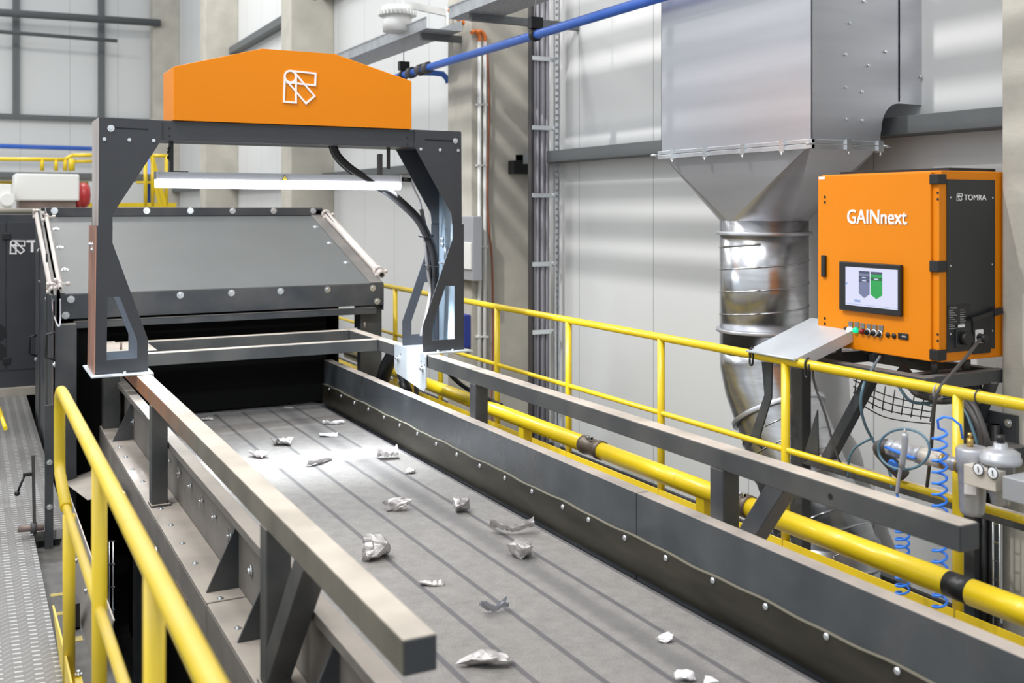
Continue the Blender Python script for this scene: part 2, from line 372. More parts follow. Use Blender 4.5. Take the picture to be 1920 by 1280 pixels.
def text(name, s, size, origin, right, up, material, parent, sx=1, bold=0, depth=.0015, center=False, strike=0):
    cu = bpy.data.curves.new(name, 'FONT'); cu.body = s; cu.size = size; cu.extrude = depth; cu.offset = bold
    if center: cu.align_x = 'CENTER'
    t = bpy.data.objects.new('tmp', cu); C.objects.link(t)
    dg = bpy.context.evaluated_depsgraph_get(); me = bpy.data.meshes.new_from_object(t.evaluated_get(dg)); bpy.data.objects.remove(t)
    r, u = Vector(right).normalized(), Vector(up).normalized(); n = r.cross(u); org = ORG[parent.name]
    for v in me.vertices: v.co = Vector(origin) + r * v.co.x * sx + u * v.co.y + n * v.co.z - org
    if strike:          # heavier strokes: the outline repeated with small offsets
        bm = bmesh.new()
        for k, (dx, dy) in enumerate(((-1, -.6), (1, -.6), (-1, .6), (1, .6), (0, 0))):
            m2 = me.copy()
            for v in m2.vertices: v.co += r * dx * strike + u * dy * strike + n * k * .00012
            bm.from_mesh(m2); bpy.data.meshes.remove(m2)
        bm.to_mesh(me); bm.free()
    me.name = name; me.materials.clear(); me.materials.append(M[material]); o = bpy.data.objects.new(name, me); C.objects.link(o); o.parent = parent; ORG[o.name] = org
    return o
def logo(name, centre, size, right, up, material, parent, wd=.055, th=.002):
    r, u = Vector(right).normalized(), Vector(up).normalized(); n = r.cross(u); mb = MB(); c0 = Vector(centre); cnt = [0]
    def P(x, y): return c0 + r * ((x - 1686) / 190 * size) + u * ((488 - y) / 190 * size)
    def stroke(pts, closed=False):
        if closed: pts = pts + [pts[0]]
        for a, b in zip(pts, pts[1:]):
            cnt[0] += 1; a, b = P(*a), P(*b); d = (b - a).normalized(); a = a - d * wd * size * .45; b = b + d * wd * size * .45
            mb.bar(a, b, wd * size, th + cnt[0] * size * .0006, up=n)
    circ = [(1632 + 32 * math.cos(t * PI / 12), 432 + 32 * math.sin(t * PI / 12)) for t in range(24)]
    stroke(circ, True)
    stroke([(1640, 400), (1778, 406), (1776, 474), (1612, 466)])
    stroke([(1600, 436), (1595, 576), (1664, 578), (1664, 436)])
    stroke([(1656, 408), (1772, 536), (1722, 580), (1604, 450)])
    return obj(name, mb, material, parent)
PX, NX, PY, NY, PZ = (1, 0, 0), (-1, 0, 0), (0, 1, 0), (0, -1, 0), (0, 0, 1)

# ------------------------------------------------------------------ setting
XW = 4.68; YB = 27.5; XC = 4.05; LOW = -1.25
struct('wall_right', MB().box(XW, XW + .2, -3, YB, -.42, 11), 'wall_y')
struct('wall_back', MB().box(-14, XW + .2, YB, YB + .2, LOW, 11), 'wall_x')
struct('baseboard_right', MB().box(XW - .03, XW + .2, -3, YB, LOW, -.42), 'lowfloor')
struct('floor', MB().box(-14, XW + .2, -4, YB + .2, LOW - .2, LOW), 'lowfloor')
# girts along the walls
g = struct('trim_1', MB().box(4.50, XW, 8.55, YB, 2.10, 2.20).box(4.50, XW, 2.7, 8.4, 2.10, 2.20), 'girt', bevel=.004)
g['label'] = 'grey steel rail running along the right wall at eye level'
struct('trim_2', MB().box(4.50, XW, 9.1, YB, 4.70, 4.82), 'girt', 'grey steel rail high on the right wall')
zz = CZ + 2.12
struct('trim_3', MB().box(-14, XW, YB - .15, YB, zz, zz + .11), 'girt', 'grey steel rail across the back wall')
mbt = MB()
for px in (30, 190):
    p = W(px, 100, Y=YB - .1); mbt.box(p.x - .075, p.x + .075, YB - .14, YB, zz + .1, 10)
struct('trim_4', mbt, 'girt', 'upright grey posts on the back wall')
p = W(0, 35, Y=26.8); q = W(285, 42, Y=26.8)
struct('trim_5', MB().cyl((-6, 26.8, p.z + .05), (q.x + .2, 26.8, q.z), .09, 16).cyl((-6, 26.75, p.z - .25), (3.2, 26.75, p.z - .33), .045, 12), 'girt', 'grey pipes crossing the back wall high up')

# concrete columns of the right wall
cols = [(2.58, 3.08), (8.55, 9.08), (14.5, 15.03), (20.5, 21.03), (26.9, 27.4)]
clab = ['tall pale concrete column at the right edge of the view beside the orange cabinet',
        'concrete column behind the cable ladder and the two grey conduits',
        'concrete column between the first and third columns, above the orange cover',
        'concrete column far back just left of the orange cover peak',
        'concrete column in the far corner by the back wall']
columns = []
for i, (y0, y1) in enumerate(cols):
    o = obj('concrete_column', MB().box(XC if i else 4.05, XW, y0, y1, LOW, 11), 'concrete', bevel=.012); tag(o, clab[i], 'column', 'concrete columns along the right wall'); columns.append(o)

# walkways
struct('floor_walkway', MB().box(-6, .304, -3, 6.0, -.05, 0).box(-6, .47, 6.0, 12.4, -.05, 0), 'tread', 'tread plate walkway on the left')
struct('floor_gallery', MB().box(2.75, 3.38, -1, 13, -.05, 0), 'paint_dusty', 'walkway strip between conveyor and right railing')
struct('floor_back', MB().box(-14, 4.0, 12.4, YB, -.06, -.01), 'plinth', 'hall floor beyond the machines')
struct('trim_6', MB().box(.312, .50, 3.95, 5.99, -.14, -.08).box(.34, .62, 3.5, 3.95, -.13, -.08), 'floor_grey', 'dusty floor strip beside the tread plate')

mbl = MB()
for k in range(9):
    mbl.box(2.55, 2.57, 1.6, 8.6, 3.46 + k * .205, 3.46 + k * .205 + .10)
for y in (1.7, 5.1, 8.5): mbl.box(2.57, 2.60, y, y + .05, 3.45, 8.8)
struct('unseen_band_slats', mbl, 'girt', 'unseen slats added over the gallery to band the light')  # out-of-view slats, added only to cut the light into bands

# ------------------------------------------------------------------ conveyor
ZB = .20; XL, XR, XM = .95, 2.43, 1.69
YE = 7.78
cv = thing('belt_conveyor', (XM, 4, LOW), 'wide belt conveyor with grey seamed belt and dark steel sides', 'conveyor')
b = MB().box(XL + .03, 2.385, .2, 8.6, ZB - .012, ZB); obj('belt', b, 'belt', cv, label='grey dusty belt with dark seam stripes')
obj('bed', MB().box(XL - .02, 2.47, .2, 8.6, ZB - .10, ZB - .02), 'black', cv)
ZT = .528
# right skirt: two plates with a joint, top lip, rubber strip, bolts
for (y0, y1) in ((.2, 3.548), (3.552, YE)):
    obj('skirt_plate', MB().box(XR, XR + .012, y0, y1, ZB - .05, ZT).box(XR, XR + .065, y0, y1, ZT - .006, ZT + .004).box(XR + .055, XR + .065, y0, y1, ZT - .06, ZT), 'skirt', cv, bevel=.003)
mb = MB(); n = 160; R0 = []
for i in range(n + 1):
    y = .2 + (YE - .2) * i / n; zt = ZB + .152 + .003 * math.sin(y * 9.5) + .002 * math.sin(y * 23 + 1)
    R0.append([mb.bm.verts.new(c) for c in ((XR - .002, y, ZB + .004), (XR - .002, y, zt), (XR - .012, y, zt), (XR - .012, y, ZB + .004))])
for a_, b_ in zip(R0, R0[1:]):
    for k in range(4): mb.bm.faces.new((a_[k], a_[(k + 1) % 4], b_[(k + 1) % 4], b_[k]))
mb.bm.faces.new(R0[0]); mb.bm.faces.new(R0[-1][::-1])
strip = obj('skirt_strip', mb, 'strip', cv, label='dark brown wear strip along the belt')
mb = MB(); R0 = []
for i in range(n + 1):
    y = .2 + (YE - .2) * i / n; zt = ZB + .152 + .003 * math.sin(y * 9.5) + .002 * math.sin(y * 23 + 1)
    R0.append([mb.bm.verts.new(c) for c in ((XR, y, zt), (XR, y, zt + .003), (XR - .0125, y, zt + .0015), (XR - .0125, y, zt - .0005))])
for a_, b_ in zip(R0, R0[1:]):
    for k in range(4): mb.bm.faces.new((a_[k], a_[(k + 1) % 4], b_[(k + 1) % 4], b_[k]))
obj('sealing_bead', mb, 'seal', cv, label='pale sealing line on top of the strip')
# bolts of the strip
pxs = [(600.5, 721), (617.5, 729), (640, 742), (665, 755), (691, 767), (720.3, 782), (750, 797), (783, 813), (818.5, 832), (857, 852), (900, 873), (947, 896), (998, 921), (1055.6, 950), (1104, 974), (1172, 1008), (1249, 1046), (1337, 1088), (1436, 1137), (1550, 1193), (1683, 1258)]
for px, py in pxs:
    p = W(px, py, X=XR - .012)
    obj('bolt', MB().lathe(p, NX, [(0, .013), (.004, .012), (.008, .007), (.009, .001)], 14), 'zinc', cv)
# cross splice on belt end
obj('end_roller', MB().cyl((XL, YE - .02, ZB - .03), (XR, YE - .02, ZB - .03), .035, 24), 'galv', cv)
# left skirt (outer face seen from the left) and side beam with dusty flange
obj('skirt_plate', MB().box(XL - .012, XL, .2, YE, ZB - .05, ZT).box(XL - .062, XL, .2, YE, ZT - .006, ZT + .004).box(XL - .062, XL - .052, .2, YE, ZT - .03, ZT), 'side_dusty', cv, bevel=.003, label='dusty left skirt plate')
ZF = .225; XF = .79
for (y0, y1) in ((-.2, 3.97), (3.98, 7.6)):
    obj('side_beam', MB().box(XF, XL - .012, y0, y1, ZF - .012, ZF).box(XF, XF + .012, y0, y1, ZF - .40, ZF - .012).box(XF, XL, y0, y1, ZF - .412, ZF - .40), 'side_dusty', cv, bevel=.004, label='dusty side beam with a flat top flange')
obj('side_beam', MB().box(XR + .012, 2.64, -.2, 7.6, ZF - .012, ZF).box(2.62, 2.63, -.2, 7.6, ZF - .40, ZF - .01), 'side_dusty', cv, bevel=.004)
for y in (1.75, 2.29, 2.85, 3.56, 4.08, 7.0):
    obj('gusset', MB().plateY([(XF + .02, ZF + .001), (XL - .016, ZF + .001), (XL - .016, ZT - .07), (XL - .03, ZT - .07)], y, y + .010), 'paint', cv, label='triangular dark gusset plate')
for px, py in ((320, 864), (340, 886), (360, 910), (382, 938), (406, 968), (435, 1003)):
    p = W(px, py, X=XL - .012)
    mbx = MB().cyl(p, p + Vector((-.022, 0, 0)), .004, 8).cyl(p + Vector((-.004, 0, 0)), p + Vector((-.010, 0, 0)), .009, 6)
    mbx.bar(p + Vector((-.012, 0, 0)), p + Vector((-.016, 0, .028)), .006, .006, up=PX).bar(p + Vector((-.012, 0, 0)), p + Vector((-.016, .004, -.026)), .006, .006, up=PX)
    obj('wing_nut', mbx, 'zinc', cv)
for px, py in ((225, 838), (236, 857), (249, 880), (268, 903), (302, 954), (321, 985), (342, 1019), (366, 1056), (413, 1122), (446, 1178)):
    p = W(px, py, Z=ZF)
    obj('bolt', MB().bolt(p, PZ, .010, .007), 'zinc', cv)
for y in (7.3, 7.34): pass
for (x, y) in ((.245, 0),):
    p = W(250, 834, Y=6.9)
obj('bolt', MB().bolt(W(250, 790, X=XL - .014), NX, .020, .02), 'zinc', cv)
obj('bolt', MB().bolt(W(471, 1070, X=XL - .014), NX, .016, .015), 'zinc', cv)
# supports under the conveyor
obj('support_leg', MB().box(.84, .96, 3.05, 3.17, LOW, ZF - .41), 'paint', cv)
obj('support_leg', MB().box(.84, .96, 6.2, 6.32, LOW, ZF - .41), 'paint', cv)
obj('support_leg', MB().box(2.5, 2.6, 4.0, 4.1, LOW, ZF - .41), 'paint', cv)
obj('dark_void_sheet', MB().box(1.0, 1.02, -.2, 7.7, LOW, ZF - .40), 'curtain', cv)  # black sheet added to stand in for the dark under the belt
# name plate slot and grab ring on side beam
obj('plate', MB().box(XF - .004, XF - .001, 4.35, 4.62, .02, .11), 'shaft', cv)
ring = W(295, 1034, X=XF - .01)
obj('ring', MB().tube([ring + Vector((-.006, math.cos(t * PI / 8) * .022, math.sin(t * PI / 8) * .022)) for t in range(17)], .004, 8, 1), 'zinc', cv)
# cross bars between the guide rails behind the gantry
ZR = CZ - .90; TH = .078
for y in (6.75, 7.36):
    obj('cross_bar', MB().box(.88, 2.49, y, y + .08, ZR - TH, ZR), 'paint_dusty', cv, bevel=.004, label='square cross bar joining both rails')
obj('top_plate', MB().box(.72, 1.06, 6.86, 7.34, ZR - .006, ZR + .004), 'paint_dusty', cv)
obj('stud', MB().cyl((.86, 7.0, ZR), (.86, 7.0, ZR + .05), .008, 10), 'shaft', cv)
obj('stud', MB().cyl(W(684, 617, Z=ZR), W(684, 617, Z=ZR) + Vector((0, 0, .05)), .008, 10), 'shaft', cv)
# upright with slots and bent gusset seen under the left rail
p0 = W(172, 760, Y=7.60); p1 = W(193, 760, Y=7.60)
obj('upright', MB().plateY([(p0.x, .3), (p1.x + .03, .3), (p1.x + .03, ZR - TH), (p0.x, ZR - TH)], 7.60, 7.61, holes=[[(p0.x + .07, z), (p0.x + .09, z), (p0.x + .09, z + .06), (p0.x + .07, z + .06)] for z in (.42, .56)]), 'paint', cv)
obj('upright', MB().box(.805, .905, 7.42, 7.43, ZF, ZR - TH - .02).box(.80, .805, 7.42, 7.52, ZF, ZR - TH - .02), 'paint_dusty', cv, bevel=.003)

# guide rails: square tube on legs, each a thing of its own
def rail(ys, x0, label, matname, legmat):
    t = thing('guide_rail', (x0 + .04, 4.5, ZF), label, 'rail', 'square tube rails either side of the belt')
    obj('tube', MB().box(x0, x0 + TH, 2.03, 7.5, ZR - TH, ZR), matname, t, bevel=.005)
    for y in ys:
        leg = obj('leg', MB().box(x0, x0 + TH, y, y + TH, ZF + .010, ZR - TH), legmat, t, bevel=.004)
    foot = MB()
    obj('foot_plate', MB().box(x0 - .004, x0 + TH + .012, ys[0] - .02, ys[0] + TH + .02, ZF, ZF + .010), 'paint_dusty', t)
    obj('foot_plate', MB().box(x0 - .004, x0 + TH + .012, ys[1] - .02, ys[1] + TH + .02, ZF, ZF + .010), 'paint_dusty', t)
    a = Vector((x0 + TH / 2, ys[1] + (.02 if x0 < 1 else .05), ZF + .06)); bq = Vector((x0 + TH / 2, ys[1] - (.36 if x0 < 1 else .29), ZR - TH + .02))
    obj('end_cap', MB().box(x0 + .002, x0 + TH - .002, 2.026, 2.03, ZR - TH + .002, ZR - .002), 'paint', t, bevel=.002)
    obj('brace', MB().bar(a, bq, TH * .96, TH * .96, up=PX), legmat, t, bevel=.004)
    return t
rl = rail((5.38, 3.15), .803, 'dusty beige square tube rail in front of the left railing, running up to the gantry', 'rail_left', 'paint_dusty')
rr_ = rail((5.21, 3.075), 2.493, 'dark grey square tube rail on the far side of the belt', 'paint_dusty', 'paint')
obj('hole_cap', MB().cyl((2.4925, 2.53, ZR - .04), (2.4915, 2.53, ZR - .04), .010, 16), 'black', rr_)
p = W(812, 612, Z=ZR)

# ------------------------------------------------------------------ gantry
YG = 5.96; DG = .33; PT = .008
gt = thing('gantry', (XM, YG + DG / 2, ZR), 'dark steel portal frame straddling the belt under an orange cover', 'gantry')
def xz(lst, Y=YG): return [(W(px, py, Y=Y).x, W(px, py, Y=Y).z) for px, py in lst]
ZP = ZR + .012
# left post
lu = xz([(186, 220), (303, 226), (303, 262), (222, 385), (211, 403), (211, 424), (184.5, 424)])
ll = xz([(181, 424), (211, 424), (210.5, 455), (277, 635), (277.5, 692), (178, 693)])
lh = xz([(201, 556), (224, 556), (256.7, 638), (256.7, 671), (199.6, 674.4)])
for z in (ll,):
    z[-1] = (z[-1][0], ZP); z[-2] = (z[-2][0], ZP)
ru = xz([(777.5, 243), (865, 248), (866, 420), (848, 420), (846, 400), (780, 278), (777.5, 276)])
rl_ = xz([(848, 420), (867.5, 420), (867.5, 650), (792.4, 653.4), (792, 611.7), (848, 447)])
rh = xz([(834.7, 535.5), (852, 535.5), (852, 635), (809, 637.7), (809, 612)])
rl_[2] = (rl_[2][0], ZP); rl_[3] = (rl_[3][0], ZP)
xlo = lu[0][0]; xro = ru[1][0]
slotL = xz([(212, 238.5), (278, 241.5), (278, 244.5), (212, 241.5)]); slotR = xz([(797, 261), (852, 263), (852, 266), (797, 264)])
def post(up, low, hole, xo, sgn, slot):
    pst = obj('post', MB().plateY(up, YG, YG + PT, holes=[slot]).plateY(up, YG + DG - PT, YG + DG).box(min(xo, xo + sgn * PT), max(xo, xo + sgn * PT), YG + PT + .0002, YG + DG - PT - .0002, min(z for _, z in up), max(z for _, z in up)), 'post_paint', gt, label='dark folded steel upper post')
    o2 = obj('post_foot', MB().plateY(low, YG - PT, YG, holes=[hole]).plateY(low, YG + DG, YG + DG + PT, holes=[hole]), 'post_paint', gt, label='dark post foot with a cut-out window')
    return pst, o2
zsplit = ll[0][1]
pl, pfl = post(lu, ll, lh, xlo, 1, slotL); pr, pfr = post(ru, rl_, rh, xro, -1, slotR)
obj('side_plate', MB().prism([[(ll[0][0] - .0005, YG - PT, ll[0][1]), (ll[0][0] - .0005, YG + DG + PT, ll[0][1]), (ll[-1][0] - .0005, YG + DG + PT, ZP), (ll[-1][0] - .0005, YG - PT, ZP)]], (-.005, 0, 0)), 'post_reflect_low', gt, label='outer side of the left post foot with an orange-brown reflection painted in')
obj('side_plate', MB().box(xlo - .003, xlo - .0005, YG, YG + DG, ll[0][1], lu[0][1]), 'post_reflect_top', gt, label='outer side of the left post with a pale reflection painted in')
xr2 = rl_[1][0]
obj('side_plate', MB().box(xr2 + .0005, xr2 + .005, YG - PT, YG + DG + PT, ZP, rl_[1][1]), 'post_paint', gt)
for px, py in ((174, 458), (174, 468), (170, 458)):
    p = W(px, py, X=ll[0][0] - .004); obj('bolt', MB().bolt(p, NX, .011, .012), 'zinc', gt)
for px, py, r in ((208, 240.5, .017), (195.7, 260.7, .009), (242.5, 262, .009), (288, 263.5, .009), (853.7, 264, .016), (789, 279.5, .009), (825, 281, .009), (859, 282, .009)):
    p = W(px, py, Y=YG); obj('bolt', MB().bolt(p, NY, r * .8, .008), 'zinc', gt)
obj('glow_sheet', MB().box(xro - PT - .004, xro - PT, YG + PT, YG + DG - PT, ZP, ru[0][1] - .1), 'post_lamp_glow', gt, label='inner face of the right post with blue lamp glow painted in')
obj('glow_sheet', MB().box(xlo + PT, xlo + PT + .004, YG + PT, YG + DG - PT, ZP, lu[0][1] - .1), 'post_lamp_glow', gt, label='inner face of the left post with blue lamp glow painted in')
# lift bracket with bolts inside right post
p = W(829, 448, X=xro - .02)
obj('bolt', MB().bolt(p, NX, .012, .012), 'zinc', gt); p = W(829, 458, X=xro - .02); obj('bolt', MB().bolt(p, NX, .012, .012), 'zinc', gt)
p = W(828, 488, X=xro - .03); obj('bracket', MB().box(xro - .05, xro - .01, p.y - .08, p.y + .02, p.z - .02, p.z - .012).cyl((xro - .03, p.y - .06, p.z - .01), (xro - .03, p.y - .06, p.z + .09), .008, 10), 'galv', gt)
p = W(834, 429, X=xro - .02); obj('hook', MB().tube([p + Vector((.01, 0, 0)), p + Vector((-.02, 0, .0)), p + Vector((-.02, -.03, -.002))], .004, 8, 1), 'zinc', gt)
# base plates
def ylow(px, x): return W(px, 650, X=x).y
YN = 5.885
zl = ZR + .002
obj('base_plate', MB().box(.575, .886, YN, 6.35, ZR + .002, ZR + .011).box(.883, .891, YN, 6.35, ZR - .02, ZR + .011), 'galv_matte', gt, bevel=.003, label='thin steel base plate on the left rail')
mb = MB().box(2.486, 2.80, YN, 6.40, ZR + .002, ZR + .011)
zf = ZR - .225; r = .03
mb.plateX([(YN + .02, ZR + .011), (YN, ZR - .01), (YN, zf + r), (YN + r, zf), (6.41 - r, zf + .05), (6.41, zf + .05 + r), (6.41, ZR + .011)], 2.478, 2.486)
obj('base_plate', mb, 'galv_matte', gt, label='bent steel base plate folded down over the right rail')
for px, py in ((747, 671), (793, 691)):
    p = W(px, py, X=2.478); obj('bolt', MB().bolt(p, NX, .014, .02), 'zinc', gt)
for px, py in ((751, 663.5), (789.5, 677.5), (796, 684)):
    p = W(px, py, X=2.478); obj('hole_cap', MB().cyl(p, p + Vector((-.001, 0, 0)), .006, 12), 'black', gt)
for px, py in ((227, 693), (807, 655), (830, 652)):
    p = W(px, py, Z=ZR + .011); p.y = min(p.y, 5.94); obj('bolt', MB().bolt((p.x, 5.925, ZR + .011), PZ, .012, .012), 'zinc', gt)
# beam
bl = W(302, 261.7, Y=YG + .004); br = W(777, 276.5, Y=YG + .004); bt = W(323, 226, Y=YG + .004)
zb0 = (bl.z + br.z) / 2; zb1 = lu[0][1] - .004
zb1 = W(770, 242.5, Y=YG).z
obj('cross_beam', MB().box(xlo + .01, xro - .01, YG + .009, YG + DG - .009, zb0, zb1), 'post_paint', gt, bevel=.003, label='dark horizontal box beam joining both posts')
for px, py in ((317.7, 241), (317.7, 255), (764, 258), (764, 270.5)):
    p = W(px, py, Y=YG + .009); obj('hole_cap', MB().cyl(p, p + Vector((0, -.001, 0)), .007, 12), 'black', gt)

cvx = xz([(323, 225), (325, 125), (491, 91), (628, 101), (772, 152), (770, 242)], Y=YG - .01)
cvx[0] = (cvx[1][0], zb1 + .001); cvx[-1] = (cvx[-2][0], zb1 + .001)
cov = thing('orange_cover', (XM, YG + .1, zb1), 'large orange sheet metal cover with a white line logo on top of the gantry', 'cover')
obj('shell', MB().plateY(cvx, YG - .01, YG + .32), 'orange', cov, bevel=.004)
p = W(562, 163, Y=YG - .013); logo('logo', p, .195, PX, PZ, 'lettering', cov)

# LED lamp bar
YL = 6.10
lz0 = W(292, 352, Y=YL).z; lz1 = W(292, 322, Y=YL).z; lx0 = W(292, 340, Y=YL).x; lx1 = W(745, 350, Y=YL).x
lb = thing('light_bar', ((lx0 + lx1) / 2, YL, lz0), 'bright white LED bar hanging under the gantry beam', 'lamp')
lzm = lz0 + (lz1 - lz0) * .52
obj('housing', MB().box(lx0 + .008, lx1 + .006, YL - .035, YL + .05, lzm, lz1), 'alu', lb, bevel=.003)
obj('end_cap', MB().box(lx0 - .002, lx0 + .008, YL - .037, YL + .052, lzm, lz1 + .001), 'grey_device', lb)
obj('end_cap', MB().box(lx1 + .006, lx1 + .014, YL - .037, YL + .052, lz0 + .004, lz1 + .001), 'grey_device', lb)
obj('light_strip', MB().prism([[(lx0, YL - .04, lzm), (lx0, YL - .048, lzm - .012), (lx0, YL - .04, lz0), (lx0, YL + .03, lz0), (lx0, YL + .04, lzm)]], (lx1 - lx0 + .004, 0, 0)), 'led', lb, label='glowing white diffuser')
p = W(534, 334, Y=YL - .036)
wl = obj('warning_label', MB().plateY([(p.x - .018, p.z - .012), (p.x + .018, p.z - .012), (p.x, p.z + .020)], YL - .0375, YL - .0355), 'black', lb)
obj('warning_symbol', MB().plateY([(p.x - .014, p.z - .010), (p.x + .014, p.z - .010), (p.x, p.z + .015)], YL - .0385, YL - .0376, holes=[[(p.x - .003, p.z - .005), (p.x + .003, p.z - .005), (p.x + .003, p.z + .005), (p.x - .003, p.z + .005)]]), 'yellowgreen', wl)
q0 = W(323, 264, Y=YL); 
obj('bracket', MB().box(q0.x - .016, q0.x + .004, YL - .02, YL + .03, lz1, zb0).box(q0.x - .016, q0.x + .085, YL - .02, YL + .03, lz1, lz1 + .005), 'black', lb, bevel=.002)
obj('bolt', MB().bolt((q0.x - .017, YL - .01, lz1 + .11), NX, .012, .012).bolt((q0.x - .017, YL - .01, lz1 + .08), NX, .012, .012).bolt((q0.x - .017, YL - .01, lz1 + .13), NX, .010, .010), 'dark_cable', lb)
q1 = W(721, 280, Y=YL + .1); q2 = W(714, 310, Y=YL)
obj('bracket', MB().box(q1.x - .012, q1.x + .012, YL + .03, YL + .035, q2.z - .02, zb0).box(q2.x - .015, q2.x + .005, YL - .02, YL + .03, lz1, q2.z + .07).box(q2.x - .035, q2.x + .005, YL - .02, YL + .03, lz1, lz1 + .005), 'dark_cable', lb, bevel=.002)
e = Vector((lx1 + .014, YL, lzm + .02))
obj('connector', MB().cyl(e, e + Vector((.02, 0, 0)), .011, 12).cyl(e + Vector((.02, 0, 0)), e + Vector((.075, 0, -.004)), .014, 14), 'black', lb)
obj('cable', MB().tube([e + Vector((.075, 0, -.004)), W(778, 357, Y=YL + .02), W(788, 378, Y=YL + .05), W(791, 395, Y=YL + .08), W(797, 415, Y=YL + .1), W(803, 440, Y=YL + .12)], .006, 8), 'grey_cable', lb)
area('light_bar_beam', ((lx0 + lx1) / 2, YL - .02, lz0 - .006), lx1 - lx0 - .02, .03, 20, col=(.90, .95, 1), spread=10)
area('light_bar_spill', ((lx0 + lx1) / 2, YL - .01, lz0 - .004), lx1 - lx0 - .02, .05, 17, col=(.80, .92, 1), spread=180)

area('light_bar_glow', ((lx0 + lx1) / 2, YL - .02, lz0 - .005), lx1 - lx0 - .02, .04, 12, col=(.85, .93, 1), spread=55)
for sx_, x_ in ((1, lx1 - .3), (-1, lx0 + .3)):       # the outer diodes of the bar throw light sideways as well
    for deg_, pw, spr in ((16, 4, 12), (28, 4, 14), (35, 10, 108)):
        o = area('light_bar_side', (x_ + sx_ * .15, YL - .02, lz0 - .045), .12, .03, pw, col=(.85, .93, 1), spread=spr); o.rotation_euler = (0, -sx_ * math.radians(deg_), 0)

# hoses
hs = thing('hose', W(812, 480, Y=6.2), 'thick black hose looping from the gantry beam down the right post', 'hose')
hp = [(622, 268), (632, 292), (655, 315), (690, 338), (725, 358), (755, 382), (783, 410), (800, 440), (811, 470), (815, 510), (812, 550), (808, 590), (806, 640)]
obj('tube', MB().tube([W(a_, b_, Y=6.06 + .006 * i * 1.5) for i, (a_, b_) in enumerate(hp)], .027, 16), 'rubber', hs)
for px, py in ((803, 443), (813, 498)):
    p = W(px, py, Y=6.13); obj('cable_tie', MB().tube([p + Vector((math.cos(t * PI / 6) * .05 - .015, math.sin(t * PI / 6) * .032, .006 * math.cos(t))) for t in range(13)], .004, 6, 1), 'black', hs)
cd = thing('conduit', W(800, 500, Y=6.15), 'thin ribbed black conduit tied beside the thick hose', 'conduit')
pts = [(790, 392), (795, 420), (797, 450), (800, 480), (804, 515), (807, 550), (800, 590), (790, 630)]
pp = [W(a_, b_, Y=6.14) for a_, b_ in pts]
obj('ribbed_tube', MB().tube(pp, lambda i: .0115 if i % 2 else .0145, 12, 16), 'dark_cable', cd)
h2 = thing('corrugated_hose', W(770, 735, X=2.56), 'black hose ends dropping below the folded base plate', 'hose')
obj('tube', MB().tube([W(752, 700, X=2.57), W(762, 728, X=2.57), W(770, 760, X=2.57)], .030, 14), 'rubber', h2)
obj('tube', MB().tube([W(780, 712, X=2.60), W(781, 740, X=2.60), W(781, 775, X=2.60)], .016, 12), 'dark_cable', h2)
obj('collar', MB().cyl(W(757, 716, X=2.57), W(764, 735, X=2.57), .035, 16), 'black', h2)
h3 = obj('black_cable', MB().tube([W(834, 690, X=2.72), W(850, 708, X=2.78), W(875, 728, X=2.84), W(915, 748, X=2.90), W(940, 760, X=2.92)], .014, 10), 'rubber'); tag(h3, 'black cable sagging under the right rail beside the gantry foot', 'cable')
h4 = obj('arched_hose', MB().tube([W(716, 745, X=2.6), W(717, 715, X=2.6), W(724, 690, X=2.62), W(735, 668, X=2.66), W(742, 655, X=2.68)], .05, 14), 'rubber'); tag(h4, 'wide dark hose arching beneath the right rail behind the gantry foot', 'hose')

# ------------------------------------------------------------------ hood of the sorter
YH, YT = 7.56, 9.12; HX0, HX1 = .546, 2.835
zs = W(118, 552, Y=YH).z; zh0 = W(138, 603, Y=YH).z; zt = CZ + .005; ztop = zt; zt = zt - .072
hd = thing('machine_hood', (XM, 8.4, zh0), 'grey slanted hood panel in dark bolted frame over the belt end', 'hood')
nrm = Vector((0, -(zt - zs), YT - YH)).normalized(); sl = Vector((0, YT - YH, zt - zs)); sll = sl.length; sd = sl.normalized()
def hp3(x, t, off=0): return Vector((x, YH, zs)) + sd * (t * sll) + nrm * off
obj('panel', MB().prism([[hp3(HX0 + .03, 0), hp3(HX1 - .11, 0), hp3(HX1 - .11, .985), hp3(HX0 + .03, .985)]], nrm * .004), 'grey_panel', hd, label='light grey slanted sheet')
obj('lip', MB().box(HX0, HX1, YH - .005, YH + .005, zh0 + .02, zs).box(HX0 + .08, HX1 - .08, YH - .06, YH, zh0, zh0 + .006).box(HX0 + .08, HX1 - .08, YH - .06, YH - .054, zh0 - .04, zh0 + .006), 'paint', hd, bevel=.002, label='dark vertical front lip')
obj('top_frame', MB().box(HX0, HX1 - .06, YT - .004, YT + .008, zt, ztop), 'paint', hd, bevel=.003)
obj('side_frame', MB().prism([[hp3(HX1 - .11, 0), hp3(HX1 - .005, 0), hp3(HX1 - .005, 1), hp3(HX1 - .11, 1)]], nrm * .008), 'paint', hd)
obj('side_frame', MB().prism([[hp3(HX0, 0), hp3(HX0 + .03, 0), hp3(HX0 + .03, 1), hp3(HX0, 1)]], nrm * .008), 'paint', hd)
obj('hood_side', MB().plateX([(YH, zh0 - .02), (YH, zs), (YT, ztop), (9.6, ztop), (9.6, zh0 - .02)], HX1 - .006, HX1), 'paint', hd)
obj('hood_side', MB().plateX([(YH, zh0 - .02), (YH, zs), (YT, ztop), (9.6, ztop), (9.6, zh0 - .02)], HX0, HX0 + .006), 'paint', hd)
obj('roof', MB().box(HX0, HX1, YT + .01, 9.6, ztop - .02, ztop - .01), 'paint', hd)
for px in (102, 275, 357, 436, 513, 587):
    p = W(px, 395, Y=YT - .005); obj('bolt', MB().bolt(p, NY, .020, .014), 'zinc', hd)
